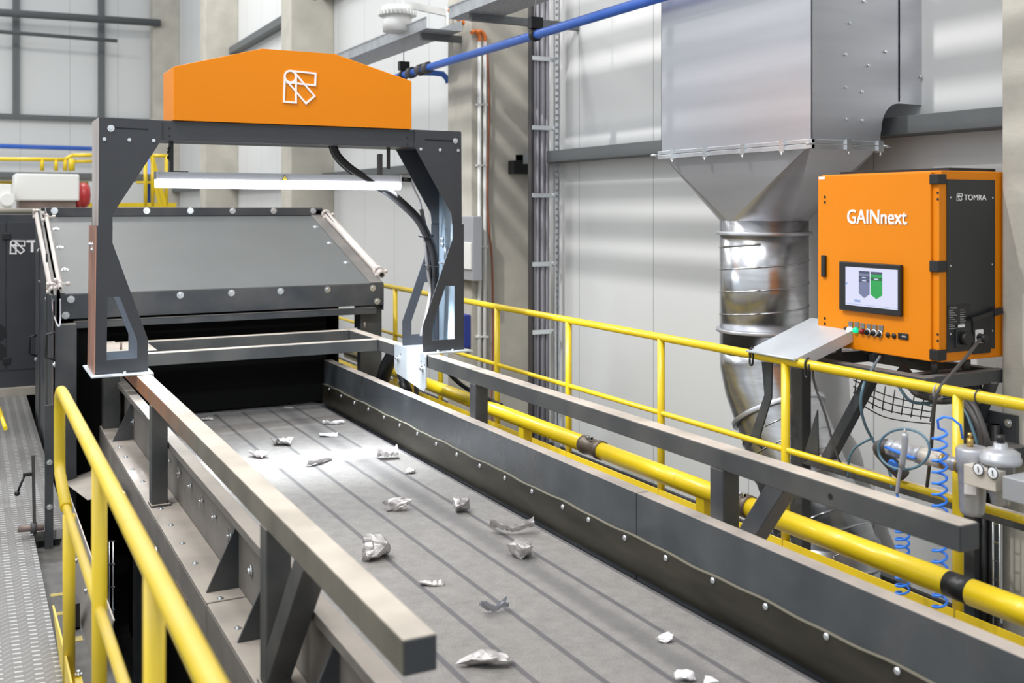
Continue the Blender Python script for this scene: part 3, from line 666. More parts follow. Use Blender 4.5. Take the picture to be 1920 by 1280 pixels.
for px, py in ((133, 561), (338, 553), (434, 549), (526, 545.5), (614, 542.7), (699, 540)):
    p = W(px, py, Y=YH - .005); obj('bolt', MB().bolt(p, NY, .018, .014), 'zinc', hd)
for px, py in ((123, 591), (707, 564.5)):
    p = W(px, py, Y=YH - .005); obj('bolt', MB().bolt(p, NY, .018, .02), 'zinc', hd)
for k, t in enumerate((.80, .55, .27)):
    obj('bolt', MB().bolt(hp3(HX1 - .16, t, .004), nrm, .018, .010), 'zinc', hd); obj('bolt', MB().bolt(hp3(HX0 + .06, t, .004), nrm, .018, .010), 'zinc', hd)

def strut(name, a, b, r, label):
    a, b = Vector(a), Vector(b); t = thing(name, b, label, 'strut'); d = (b - a).normalized()
    obj('rod', MB().cyl(a, b, r, 18), 'pinkgrey', t)
    obj('bore', MB().cyl(b + d * .001, b + d * .003, r * .62, 16), 'black', t)
    for c in (a + d * .01, b - d * .08):
        mb = MB().cyl(c - d * .02, c + d * .02, r * 1.35, 14)
        for k in range(3):
            o_ = Vector((math.cos(k * 2.1) * .05, -.03, math.sin(k * 2.1) * .03)); mb.bar(c, c + o_, .012, .012).cyl(c + o_ - Vector((.012, 0, 0)), c + o_ + Vector((.012, 0, 0)), .013, 8)
        obj('clamp', mb, 'pinkgrey', t)
    return t
strut('pipe_strut', W(70, 400, X=.50), W(99, 547, X=.50), .026, 'thick pale pipe strut clamped at the left edge of the hood')
strut('thin_strut', W(87, 405, X=.535), W(113, 540, X=.535), .013, 'thin pale strut beside the thick pipe at the hood left edge')
strut('right_strut', hp3(HX1 + .015, .97, .03), hp3(HX1 + .015, .06, .03), .030, 'white pipe strut clamped along the right edge of the hood')
o = obj('hanging_wire', MB().tube([W(98, 553, X=.50), W(99, 575, X=.50), W(103, 597, X=.50), W(110, 612, X=.50), W(113, 600, X=.52), W(113, 560, X=.52)], .005, 8), 'grey_cable'); tag(o, 'thin grey wire hanging below the left pipe strut', 'wire')

# housing behind/below the hood
hz = thing('sorter_housing', (XM, 8.5, LOW), 'dark sorting machine housing with side doors, black inside, below the hood', 'machine')
obj('side_wall', MB().plateX([(7.42, LOW), (7.42, 1.13), (9.0, 1.68), (9.6, 1.68), (9.6, LOW)], .50, .515), 'paint', hz, label='dark left side wall')
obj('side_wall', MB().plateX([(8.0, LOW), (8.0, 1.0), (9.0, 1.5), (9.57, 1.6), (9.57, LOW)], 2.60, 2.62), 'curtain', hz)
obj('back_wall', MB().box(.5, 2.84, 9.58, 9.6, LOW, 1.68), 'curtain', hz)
obj('frame_post', MB().box(.50, .635, 7.40, 7.50, LOW, zh0), 'paint', hz, bevel=.004)
pr0 = W(676, 650, Y=7.62); pr1 = W(716, 650, Y=7.62)
obj('frame_post', MB().box(pr0.x, pr1.x, 7.62, 7.70, LOW, zh0 + .02), 'paint', hz, bevel=.004)
obj('curtain', MB().box(.64, XR + .02, YE + .01, YE + .02, ZB + .02, zh0 + .1), 'curtain', hz, label='black rubber curtain closing the tunnel')
obj('inner_panel', MB().box(.64, .80, 7.55, 7.56, LOW, zh0 + .02), 'curtain', hz)
p = W(622, 585, Y=8.0); obj('strap', MB().box(p.x + .16, p.x + .21, 7.9, 7.92, ZR - .05, zh0 + .05), 'black', hz)
for (px, y0, y1) in ((104, 623, 675), (69, 628, 667)):
    a_ = W(px, y0, X=.5); b_ = W(px, y1, X=.5); 
    obj('door_handle', MB().tube([a_, a_ + Vector((-.055, .0, -.012)), b_ + Vector((-.055, 0, .02)), b_], .009, 8, 1), 'black', hz)
    obj('bolt', MB().bolt(b_ + Vector((-.002, .02, -.03)), NX, .014, .014), 'zinc', hz)
for px, py in ((93, 866.5), (93, 950), (88, 797), (88, 809), (95, 793), (95, 812), (73, 470), (75, 527), (88, 560)):
    p = W(px, py, X=.499); obj('bolt', MB().bolt(p, NX, .016, .012), 'zinc', hz)
for y in (8.05, 8.9):
    obj('door_edge', MB().box(.488, .50, y, y + .03, LOW, 1.38), 'paint_dusty', hz)
obj('corner_angle', MB().box(.492, .500, 7.39, 7.43, LOW, 1.1).box(.49, .5, 7.39, 7.392, LOW, 1.1), 'shaft', hz)
obj('bracket', MB().prism([[W(82, 817, X=.47), W(97, 817, X=.47), W(94, 860, X=.47)]], (.01, 0, 0)), 'paint_dusty', hz)

# shaft and crank in front of the housing
cs = thing('crank_stand', (.34, 5.95, -.05), 'rusty shaft end with thin upright rod and black crank handle beside the tread plate', 'crank')
Yc = 5.95
def wy(px, py): return W(px, py, Y=Yc)
obj('shaft', MB().cyl(wy(33, 992), wy(83, 988), .016, 16), 'shaft', cs)
obj('collar', MB().cyl(wy(57, 990), wy(69, 989), .028, 16), 'dark_cable', cs)
obj('rod', MB().bar(wy(62, 853), wy(65, 1004), .010, .016, up=PX), 'dark_cable', cs)
obj('crank_arm', MB().bar(wy(43, 890), wy(60, 888), .016, .022, up=PY).tube([wy(45, 893), wy(34, 920)], .006, 8, 1), 'black', cs)
obj('knob', MB().lathe(wy(32, 930), PZ, [(0, .002), (.004, .010), (.014, .0145), (.024, .010), (.028, .003)], 14), 'black', cs)
obj('mounting_plate', MB().box(wy(84, 900).x, wy(100, 900).x, Yc, Yc + .01, -.12, wy(84, 760).z), 'paint', cs)
for py in (866.5, 950):
    obj('bolt', MB().bolt(wy(93, py), NY, .011, .010), 'zinc', cs)

# dark cabinet of the next machine, left edge
ck = thing('control_cabinet', (-.4, 10.9, .0), 'dark grey double door machine cabinet behind the housing at the left edge', 'cabinet')
Yk = 10.5
zk0 = W(30, 725, Y=Yk).z; zk1 = W(30, 402, Y=Yk).z
obj('body', MB().box(-2.0, .75, Yk, Yk + .8, zk0, zk1), 'paint', ck, bevel=.004)
obj('base', MB().box(-2.0, .75, Yk - .012, Yk, zk0, W(30, 695, Y=Yk).z), 'post_paint', ck)
p = W(12, 500, Y=Yk)
obj('door', MB().box(-1.2, p.x - .006, Yk - .012, Yk, zk0 + .16, zk1 - .07), 'post_paint', ck, bevel=.002); obj('door', MB().box(p.x + .006, .74, Yk - .012, Yk, zk0 + .16, zk1 - .07), 'post_paint', ck, bevel=.002)
for py in (443, 676):
    q = W(12, py, Y=Yk - .015); obj('hinge', MB().box(q.x - .034, q.x + .034, Yk - .03, Yk - .012, q.z - .03, q.z + .03), 'black', ck, bevel=.006)
for py in (624, 660):
    q = W(-8, py, Y=Yk - .013); obj('vent_hole', MB().cyl(q, q + Vector((0, -.003, 0)), .085, 28), 'black', ck)
logo('logo', W(33, 463, Y=Yk - .016), .125, PX, PZ, 'lettering', ck, wd=.09)
text('lettering', 'TOMRA', .15, W(50, 472, Y=Yk - .014), PX, PZ, 'lettering', ck, bold=.004)
q = W(20, 403, Y=Yk + .02); o = obj('beige_pipe', MB().cyl((-2.0, Yk + .02, zk1 + .03), (.6, Yk + .02, zk1 + .03), .028, 12), 'plinth'); tag(o, 'pale horizontal pipe lying along the cabinet top at the left edge', 'pipe')
struct('trim_7', MB().box(-3, .9, Yk - .06, Yk + .85, 0, zk0), 'plinth', 'beige plinth under the dark cabinet')
yb = obj('yellow_bar', MB().cyl(W(-2, 765, Y=8.2), W(10, 803, Y=7.6), .014, 10), 'yellow'); tag(yb, 'short yellow bar leaning over the tread plate at the far left', 'bar')

# ------------------------------------------------------------------ left yellow railing
XRL = .32; ZH = CZ - .704
lr = thing('railing', (XRL, 2.2, 0), 'near yellow tube railing at the left, along the tread plate', 'railing', 'yellow railings')
r = .021
top = [(XRL, .25, ZH)] + [(XRL, 4.30, ZH), (XRL, 4.38, ZH - .004), (XRL, 4.44, ZH - .03), (XRL, 4.463, ZH - .09)] + [(XRL, 4.463, .72), (XRL, 4.463, .70), (XRL, 4.44, .66), (XRL, 4.15, .60)]
pts = []
for i, q in enumerate(top): pts.append(q)
obj('handrail', MB().tube(pts, r, 18, 1), 'yellow_worn', lr)
for y in (3.06, 2.11, 1.15):
    obj('post', MB().cyl((XRL, y, 0), (XRL, y, ZH), r * .97, 18), 'yellow_worn', lr)
obj('post', MB().lathe((XRL, 4.03, 0), PZ, [(0, r), (.605, r), (.605, r - .003), (.55, r - .003), (.55, .001)], 20), 'yellow_worn', lr)
obj('middle_rail', MB().cyl((XRL + .0, .25, .60), (XRL, 4.16, .60), .0145, 14), 'yellow_worn', lr)
obj('base_plate', MB().box(XRL - .012, XRL + .045, 3.99, 4.08, -.005, .004), 'yellow', lr)
obj('bolt', MB().bolt((XRL - .005, 3.975, .006), PZ, .010, .016).bolt((XRL + .035, 4.08, .006), PZ, .010, .016), 'zinc', lr)
obj('toe_board', MB().plateX([(.2, 0), (.2, .11), (4.1, .11), (4.62, .085), (4.25, 0)], .304, .311), 'yellow_worn', lr)
obj('joint', MB().cyl((XRL, 2.42, ZH), (XRL, 2.424, ZH), r + .0006, 18).cyl((XRL, 2.424, ZH), (XRL, 2.426, ZH), r * 1.0, 18), 'yellow_worn', lr)

# ------------------------------------------------------------------ right yellow railing
XRR = 3.33; ZH2 = CZ - .70; ZM2 = CZ - 1.11
r2 = .0215
gr = thing('gallery_railing', (XRR, 5, 0), 'long yellow tube railing on the far side of the conveyor before the wall', 'railing', 'yellow railings')
obj('handrail', MB().cyl((XRR, -.5, ZH2), (XRR, 12.6, ZH2), r2, 20), 'yellow', gr)
obj('middle_rail', MB().cyl((XRR, -.5, ZM2), (XRR, 12.6, ZM2), .0145, 16), 'yellow', gr)
for y in (11.45, 10.5, 9.45, 8.59, 7.6, 6.60, 5.61, 4.63, 3.66, 2.72, 1.75):
    obj('post', MB().cyl((XRR, y, 0), (XRR, y, ZH2), .0205, 18), 'yellow', gr)
obj('toe_board', MB().box(XRR - .02, XRR - .014, -.5, 12.6, 0, .18), 'yellow', gr)
for y in (5.56, 2.5):
    obj('joint', MB().cyl((XRR, y, ZH2), (XRR, y + .004, ZH2), r2 + .0008, 20), 'yellow_worn', gr)
p = W(1770, 1010, X=XRR)
# guard pipe
XG = 2.90; RG = .043
def zg(px, py): return W(px, py, X=XG).z
ZG = CZ - 1.252
gp = thing('guard_pipe', (XG, 4, 0), 'thick yellow pipe with dark couplings running low behind the right rail', 'pipe')
def yat(px, X=XG): return W(px, 500, X=X).y
segs = [(yat(2050), yat(1822)), (yat(1779), yat(1404)), (yat(1392), yat(1126)), (yat(1098), 8.6)]
for a_, b_ in segs:
    obj('pipe_section', MB().cyl((XG, a_, ZG), (XG, b_, ZG), RG, 28), 'yellow', gp)
obj('black_band', MB().cyl((XG, yat(1822), ZG), (XG, yat(1779), ZG), RG * .995, 28), 'black', gp)
for a_, b_ in ((1126, 1098), (1404, 1392)):
    ya, yb_ = yat(a_), yat(b_)
    obj('coupling', MB().lathe((XG, ya - .015, ZG), PY, [(0, RG), (.0, RG + .006), (.03, RG + .007), (.035, RG + .001), (yb_ - ya - .01, RG + .001), (yb_ - ya, RG + .007), (yb_ - ya + .03, RG + .006), (yb_ - ya + .03, RG)], 26), 'brown', gp)
    obj('clamp_bolt', MB().cyl((XG - .02, (ya + yb_) / 2 - .02, ZG + RG + .008), (XG - .02, (ya + yb_) / 2 + .04, ZG + RG + .008), .007, 8).box(XG - .03, XG - .01, (ya + yb_) / 2 - .02, (ya + yb_) / 2, ZG + RG - .002, ZG + RG + .016), 'zinc', gp)
obj('joint', MB().cyl((XG, yat(1277), ZG), (XG, yat(1277) + .006, ZG), RG + .001, 28), 'yellow_worn', gp)
for px in (985, 1322, 766):
    y = yat(px); obj('support', MB().box(XG - .03, XG + .03, y - .03, y + .03, 0, ZG - .03), 'yellow', gp, bevel=.003)

# ------------------------------------------------------------------ ventilation duct
Y0, Y1, X0 = 4.06, 5.38, 3.87
zfl = W(1523, 268, X=X0).z
dc = thing('ventilation_duct', (4.27, 4.7, LOW), 'big galvanised air duct, square above and spiral pipe below', 'duct')
cut = [(4.40 + .13 * math.cos(t), 2.18 + .0 + .13 * math.sin(t)) for t in [PI * k / 10 for k in range(10, 2, -1)]]
face = [(X0, zfl), (4.36, zfl), (4.36, 2.02), (4.365, 2.10)] + [(4.50 - .13 * math.cos(PI / 2 * k / 6), 2.12 + .15 * math.sin(PI / 2 * k / 6)) for k in range(7)] + [(XW, 2.27), (XW, 6.5), (X0, 6.5)]
obj('square_duct', MB().box(X0, X0 + .006, Y0, Y1, zfl, 6.5).plateY(face, Y0, Y0 + .006).box(X0, 4.36, Y1 - .006, Y1, zfl, 6.5).box(4.35, 4.36, Y0, Y1, zfl, 2.0).box(X0, XW, Y0, Y1, 6.49, 6.5), 'duct', dc, bevel=.002)
mb = MB()
for k in range(2): mb.box(4.50, 4.506, Y0 - .004, Y0, 2.28, 6.5)
obj('seam', mb, 'galv', dc)
fl = obj('flange', MB().box(X0 - .022, X0 + .002, Y0 - .022, Y1 + .01, zfl - .03, zfl - .004).box(X0 - .022, X0 + .002, Y0 - .022, Y1 + .01, zfl - .002, zfl + .02).box(X0 - .02, 4.37, Y0 - .022, Y0 + .002, zfl - .03, zfl - .004).box(X0 - .02, 4.37, Y0 - .022, Y0 + .002, zfl - .002, zfl + .02), 'galv', dc, bevel=.002)
for px, py in ((1268, 286), (1329, 283), (1400, 277.5), (1474, 271.5)):
    y = W(px, py, X=X0).y; obj('clip', MB().box(X0 - .034, X0 - .02, y - .016, y + .016, zfl - .04, zfl + .025).cyl((X0 - .03, y, zfl - .06), (X0 - .03, y, zfl - .04), .006, 8), 'zinc', dc)
for x in (4.10, 4.33):
    obj('clip', MB().box(x - .016, x + .016, Y0 - .034, Y0 - .02, zfl - .04, zfl + .025).cyl((x, Y0 - .03, zfl - .06), (x, Y0 - .03, zfl - .04), .006, 8), 'zinc', dc)
for c in ((X0 - .03, Y0 - .02), (X0 - .03, Y1 + .02), (4.39, Y0 - .02)):
    obj('bolt', MB().cyl((c[0] - .03, c[1], zfl - .004), (c[0] + .03, c[1], zfl - .004), .008, 8), 'zinc', dc)
for px, py in ((1592.6, 43), (1584, 102), (1585, 163), (1586, 223), (1627, 122.7), (1659, 97), (1615, 172), (1616, 226), (1619, 3), (1725, 144)):
    p = W(px, py, Y=Y0); obj('screw', MB().cyl(p, p + Vector((0, -.012, .0)), .008, 10), 'zinc', dc)
# transition square to round
Rr = .262; cx, cy = 4.25, 4.86; zr = CZ - .075
mb = MB(); n = 64
sq = [(X0, Y0), (4.36, Y0), (4.36, Y1), (X0, Y1)]
cc = (((X0 + 4.36) / 2), (Y0 + Y1) / 2)
BP = [Vector((cx + Rr * math.cos(2 * PI * (i + .5) / n - 3 * PI / 4), cy + Rr * math.sin(2 * PI * (i + .5) / n - 3 * PI / 4), zr)) for i in range(n)]
def arc_corner(i):
    v = BP[i]; return max(range(4), key=lambda k: (sq[k][0] - cc[0]) * (v.x - cx) / .25 + (sq[k][1] - cc[1]) * (v.y - cy) / .66)
ac = [arc_corner(i) for i in range(n)]
for k in range(4):
    ids = [i for i in range(n) if ac[i] == k and ac[(i + 1) % n] == k]
    ring = {}
    for i in ids:
        for q in (i, (i + 1) % n):
            if q not in ring: ring[q] = mb.bm.verts.new(BP[q])
        # one apex per facet keeps the cone smooth without pinching
    apex = mb.bm.verts.new((sq[k][0], sq[k][1], zfl))
    for i in ids: f = mb.bm.faces.new((ring[i], ring[(i + 1) % n], apex)); f.smooth = True
for i in range(n):
    j = (i + 1) % n
    if ac[i] != ac[j]:
        a_, b_ = sq[ac[i]], sq[ac[j]]
        mb.bm.faces.new([mb.bm.verts.new(q) for q in (BP[i], BP[j], Vector((b_[0], b_[1], zfl)), Vector((a_[0], a_[1], zfl)))])
obj('transition_piece', mb, 'duct', dc)
zp0 = CZ - (437 - 390) / F * 6.27
zc2 = CZ - (618 - 390) / F * 6.27
ze = CZ - .93
def ring_at(c, d, w2=.012, e=.022): return obj('pipe_collar', MB().lathe(Vector(c) - Vector(d).normalized() * w2, d, [(0, Rr), (.002, Rr + e), (2 * w2 - .002, Rr + e), (2 * w2, Rr)], 56), 'duct', dc, bevel=.003)
obj('spiral_pipe', MB().cyl((cx, cy, zr), (cx, cy, ze + .06), Rr, 64), 'pipe_sheet', dc)
ring_at((cx, cy, zp0), PZ); ring_at((cx, cy, zc2), PZ)
def seams(a, b, pitch, tilt=.08):
    a, b = Vector(a), Vector(b); d = (b - a); L_ = d.length; d.normalize(); u_ = d.orthogonal().normalized(); v_ = d.cross(u_); t = pitch * .7
    while t < L_:
        pts = [a + d * (t + pitch * (q / 48 - .5)) + (u_ * math.cos(2 * PI * q / 48) + v_ * math.sin(2 * PI * q / 48)) * (Rr + .001) for q in range(49)]
        obj('spiral_seam', MB().tube(pts, .0045, 6, 1), 'pipe_sheet', dc); t += pitch
seams((cx, cy, zp0 - .03), (cx, cy, zc2 + .03), .135)
path = [Vector((cx, cy, ze + .08)), Vector((cx, cy, ze)), Vector((cx, cy - .04, ze - .12)), Vector((cx, cy - .30, ze - .56)), Vector((cx, cy - .56, ze - 1.0))]
obj('elbow', MB().tube(path, Rr, 64, 1), 'pipe_sheet', dc)
dd = (path[4] - path[3]).normalized()
ring_at(path[2].lerp(path[3], .35), path[3] - path[2], .016)
seams(path[2].lerp(path[3], .5), path[4], .11)
obj('lower_pipe', MB().cyl(path[4] + Vector((0, .03, .10)), path[4] + Vector((0, .03, -.9)), Rr * 1.05, 64), 'pipe_sheet', dc)
ring_at(path[4] + Vector((0, .03, -.02)), PZ, .01, .03); ring_at(path[4] + Vector((0, .03, -.45)), PZ, .006, .02)

# ------------------------------------------------------------------ orange operator cabinet
CX0, CX1, CY0, CY1 = 3.65, 4.08, 3.09, 3.79
cz1 = CZ + (390 - 319) / F * W(1759, 400, X=CX0).dot(FWD); cz0 = CZ - (681 - 390) / F * W(1759, 400, X=CX0).dot(FWD)
cb = thing('operator_cabinet', ((CX0 + CX1) / 2, 3.4, cz0), 'orange control cabinet with screen, buttons and black side panel', 'cabinet')
obj('body', MB().box(CX0 + .03, CX1, CY0, CY1, cz0, cz1), 'orange', cb, bevel=.004)
door = obj('door', MB().box(CX0, CX0 + .026, CY0 + .03, CY1 - .003, cz0 + .002, cz1 - .006), 'orange', cb, bevel=.004)
obj('top_cover', MB().box(CX0 + .10, CX1 - .03, CY0 + .02, CY1 - .05, cz1, cz1 + .014), 'black', cb)
obj('label_sticker', MB().box(CX0 - .001, CX0, CY1 - .05, CY1 - .01, cz1 - .022, cz1 - .010), 'lettering', cb)
def cd_(px, py): return W(px, py, X=CX0 - .001)
# writing
a_ = cd_(1588, 416); b_ = cd_(1700, 416); hh = (a_ - cd_(1588, 392)).length
tt = text('lettering', 'GAINnext', .092, (CX0 - .0012, a_.y, a_.z - .006), (0, -1, 0), PZ, 'lettering', cb, sx=1, strike=.0016)
wv = [v.co.y for v in tt.data.vertices]; wdt = max(wv) - min(wv); want = a_.y - b_.y
yo = max(wv)
for v in tt.data.vertices: v.co.y = yo + (v.co.y - yo) * want / wdt
# handle, holes
h0 = cd_(1546, 478); h1 = cd_(1546, 519)
obj('door_handle', MB().box(CX0 - .014, CX0 - .001, h1.y - .014, h0.y + .012, h1.z, h0.z), 'black', door, bevel=.004)
for px, py in ((1546.5, 369), (1546.5, 379), (1546.5, 596.5), (1546.5, 606.5)):
    p = cd_(px, py); obj('hole_cap', MB().cyl(p, p + Vector((-.0015, 0, 0)), .0065, 12), 'black', door)
for px, py in ((1758.5, 361.5), (1758.5, 373.5), (1758.5, 627), (1758.5, 639)):
    p = W(px, py, X=CX0 - .001); obj('hole_cap', MB().cyl(p, p + Vector((-.0015, 0, 0)), .006, 12), 'black', cb)
# black corner clips at the hinge side
for py0, py1 in ((326, 345), (489, 510), (656, 676)):
    z1_ = W(1757, py0, X=CX0).z; z0_ = W(1757, py1, X=CX0).z
    obj('hinge', MB().box(CX0 - .004, CX0 + .05, CY0 - .012, CY0 + .035, z0_, z1_), 'black', cb, bevel=.003)
obj('door_trim', MB().box(CX0 + .012, CX0 + .046, CY0 - .004, CY0 + .03, cz0 + .03, cz1 - .02), 'orange', cb, bevel=.002)
# monitor
s0 = cd_(1579, 489.5); s1 = cd_(1694, 495); zt_ = s0.z; zb_ = cd_(1579, 580).z
mon = obj('monitor', MB().box(CX0 - .022, CX0 - .002, s1.y, s0.y, zb_, zt_), 'black', cb, bevel=.004)
def sc_(px, py): return W(px, py, X=CX0 - .0225)
a1 = sc_(1586, 500); a2 = sc_(1683, 582); fy0, fy1, fz0, fz1 = a2.y, a1.y, a2.z, a1.z
a2 = sc_(1683, 581.5); a1 = sc_(1585.5, 499.5)
obj('screen', MB().box(CX0 - .0235, CX0 - .0218, a2.y, a1.y, a2.z, a1.z), 'screen_face', mon, label='lit pale screen')
def sy(u): return a1.y + (a2.y - a1.y) * u
def szz(v): return a1.z + (a2.z - a1.z) * v
X_ = CX0 - .0236
def arrow(u0, u1, m1, m2, rows):
    obj('screen_column', MB().plateX([(sy(u0), szz(.15)), (sy(u1), szz(.15)), (sy(u1), szz(.67)), (sy((u0 + u1) / 2), szz(.78)), (sy(u0), szz(.67))], X_ - .0004, X_), m1, mon)
    obj('screen_bar', MB().box(X_ - .0008, X_ - .0004, sy(u1), sy(u0), szz(.15), szz(.085)), 'scr_dark', mon)
    for v0, v1 in rows:
        obj('screen_bar', MB().box(X_ - .0009, X_ - .0005, sy(u1), sy(u0), szz(v1), szz(v0)), m2, mon)
        obj('screen_text', MB().box(X_ - .0012, X_ - .0009, sy((u0 + u1) / 2 + .04), sy((u0 + u1) / 2 - .04), szz((v0 + v1) / 2 + .012), szz((v0 + v1) / 2 - .012)), 'screen_face', mon)
arrow(.27, .48, 'scr_grey', 'scr_dark', [(.22, .29), (.30, .37)]); arrow(.50, .72, 'scr_green', 'scr_dgreen', [(.23, .31)])
obj('screen_tab', MB().box(X_ - .0004, X_, sy(.30), sy(.18), szz(.90), szz(.84)), 'scr_blue', mon)
obj('screen_tab', MB().box(X_ - .0004, X_, sy(.04), sy(.0), szz(.47), szz(.41)), 'scr_blue', mon)
obj('screen_line', MB().box(X_ - .0004, X_, sy(1), sy(0), szz(.965), szz(.955)), 'scr_blue', mon)
# buttons
for k, (px, py, mt_, r_) in enumerate([(1586, 617, 'black', .012), (1594.7, 618, 'btn_white', .014), (1606, 619, 'btn_green', .014), (1617.5, 621, 'btn_red', .013), (1628, 622.5, 'black', .013), (1639.5, 624, 'black', .013), (1650, 626, 'black', .013), (1665, 627.7, 'black', .012), (1676.5, 629.5, 'black', .012)]):
    p = cd_(px, py); ln = .006 if k in (0, 7, 8) else .016
    bt_ = obj('button', MB().lathe(p, NX, [(0, r_), (ln * .6, r_), (ln, r_ * .8), (ln + .001, .001)], 18), mt_, cb)
    if 3 < k < 7:
        obj('button_ring', MB().lathe(p, NX, [(0, r_ + .004), (.006, r_ + .004), (.007, r_)], 18), 'zinc', bt_)
        obj('switch_grip', MB().bar(p + Vector((-.018, .006, -.006)), p + Vector((-.018, -.006, .008)), .006, .008, up=PX), 'zinc' if k == 6 else 'black', bt_)
for px, py in ((1595.5, 607.5), (1607, 608.5), (1617.7, 610.5), (1629.5, 612), (1640.5, 614), (1652.3, 615)):
    p = cd_(px, py); obj('legend_plate', MB().box(CX0 - .005, CX0 - .0005, p.y - .013, p.y + .013, p.z - .014, p.z + .013), 'grey_plate', cb, bevel=.002)
p = cd_(1694, 630); obj('socket', MB().box(CX0 - .006, CX0 - .0005, p.y - .028, p.y + .028, p.z - .015, p.z + .013), 'black', cb, bevel=.003)
obj('socket_slot', MB().box(CX0 - .0075, CX0 - .0055, p.y - .018, p.y + .004, p.z - .004, p.z + .003), 'plate_text', cb)
# side with black panel (facing the viewer's side, -Y)
def cs_(px, py): return W(px, py, Y=CY0 - .002)
q0, q1 = cs_(1775, 336), cs_(1865, 336); zz1 = cs_(1775, 336).z; zz0 = cs_(1775, 661).z
obj('side_panel', MB().box(q0.x, q1.x, CY0 - .004, CY0 - .0005, zz0, zz1), 'panel_black', cb, bevel=.001, label='black side panel')
YS = CY0 - .005
for px, py in ((1782, 370), (1861, 371), (1782, 498), (1860, 495.5), (1782, 626), (1860.5, 620)):
    p = W(px, py, Y=YS); obj('screw', MB().cyl(p, p + Vector((0, -.002, 0)), .004, 10), 'zinc', cb)
p = W(1807, 375, Y=YS); q = W(1849, 375, Y=YS)
logo('logo', W(1799, 369.5, Y=YS), .034, PX, PZ, 'lettering', cb, wd=.08, th=.0012)
tt = text('lettering', 'TOMRA', .034, (p.x, YS - .0005, p.z), PX, PZ, 'lettering', cb, strike=.0004, depth=.0008)
wv = [v.co.x for v in tt.data.vertices]; k_ = (q.x - p.x) / (max(wv) - min(wv)); m0 = min(wv)
for v in tt.data.vertices: v.co.x = m0 + (v.co.x - m0) * k_
a_ = W(1777, 572, Y=YS); b_ = W(1820, 603, Y=YS)
npl = obj('name_plate', MB().box(a_.x, b_.x, YS - .0015, YS, b_.z, a_.z), 'black', cb)
text('plate_lettering', 'TOMRA', .013, (a_.x + .012, YS - .002, a_.z - .018), PX, PZ, 'plate_text', npl, depth=.0003)
mb = MB()
for k in range(9):
    z_ = a_.z - .026 - k * .0095; mb.box(a_.x + .006, a_.x + .03 + .012 * (k % 3), YS - .0022, YS - .0015, z_, z_ + .0025); mb.box(a_.x + .075, a_.x + .10 + .01 * (k % 2), YS - .0022, YS - .0015, z_, z_ + .0025)
obj('plate_rows', mb, 'plate_text', npl)
a_ = W(1791, 612, Y=YS); b_ = W(1816, 650, Y=YS)
sw = obj('main_switch', MB().box(a_.x, b_.x, YS - .006, YS, b_.z, a_.z), 'panel_black', cb, bevel=.003)
obj('switch_knob', MB().cyl(W(1806, 634, Y=YS - .006), W(1806, 634, Y=YS - .006) + Vector((0, -.03, 0)), .028, 20), 'black', sw)
obj('switch_label', MB().box(W(1794, 612, Y=YS).x, W(1803, 612, Y=YS).x + .01, YS - .008, YS - .006, W(1794, 613.5, Y=YS).z, W(1794, 608.5, Y=YS).z), 'lettering', sw)
a_ = W(1827, 618, Y=YS); b_ = W(1839, 642, Y=YS)
so = obj('power_socket', MB().box(a_.x, b_.x + .005, YS - .010, YS, b_.z, a_.z), 'lettering', cb, bevel=.002)
obj('plug', MB().cyl(W(1836, 632, Y=YS - .01), W(1836, 632, Y=YS - .01) + Vector((0, -.04, -.004)), .018, 14), 'black', so)
a_ = W(1823, 598, Y=YS); b_ = W(1862, 660, Y=YS)
obj('socket_frame', MB().plateY([(a_.x, b_.z), (b_.x - .02, b_.z), (b_.x - .02, a_.z), (a_.x, a_.z)], YS - .004, YS - .001), 'black', cb)
o = MB().bar(W(1822, 600, Y=YS - .02), W(1862, 586, Y=YS - .02), .02, .012, up=PY).bar(W(1862, 586, Y=YS - .02), W(1878, 582, Y=YS - .02), .03, .02, up=PY)
obj('lever', o, 'black', cb, bevel=.003)

# cabinet stand
st = thing('cabinet_stand', (3.7, 3.4, 0), 'dark steel frame carrying the orange cabinet behind the railing', 'stand')
zt0 = cz0 - .075
obj('top_frame', MB().box(3.56, 3.62, 3.07, 3.88, zt0 - .04, zt0 + .02).box(3.62, 4.09, 3.085, 3.13, zt0 - .04, zt0 + .02).box(3.62, 4.30, 3.82, 3.88, zt0 - .04, zt0 + .02).box(4.02, 4.07, 3.13, 3.82, zt0 - .04, zt0 + .02), 'paint', st, bevel=.003)
for y in (3.16, 3.46, 3.72):
    obj('cabinet_foot', MB().cyl((3.72, y, zt0 + .02), (3.72, y, cz0), .014, 10), 'dark_cable', st)
    obj('cabinet_foot', MB().cyl((3.92, y, zt0 + .02), (3.92, y, cz0), .02, 10), 'dark_cable', st)
obj('upright', MB().box(3.56, 3.62, 3.80, 3.88, -.02, zt0 - .04), 'paint', st, bevel=.003)
obj('upright', MB().box(3.95, 4.0, 3.14, 3.20, LOW, zt0 - .04), 'paint', st)
obj('lower_beam', MB().box(3.56, 3.62, 2.3, 3.80, .47, .52), 'paint_dusty', st, bevel=.003)
obj('brace', MB().bar(W(1552, 862, X=3.60), W(1632, 712, X=3.66), .05, .05, up=PX), 'paint', st, bevel=.003)
obj('brace', MB().bar(W(1690, 690, X=3.80), W(1730, 740, X=3.8), .04, .04, up=PX), 'paint', st)
obj('brace', MB().bar(W(1860, 715, X=4.0), W(1830, 800, X=4.0), .04, .04, up=PX), 'paint', st)
obj('column_foot', MB().box(3.62, 4.05, 3.20, 3.25, zt0 - .03, zt0 + .01), 'paint', st)
for z in (-.3,):
    obj('leg', MB().box(3.56, 3.62, 3.80, 3.88, LOW, -.02), 'paint', st)
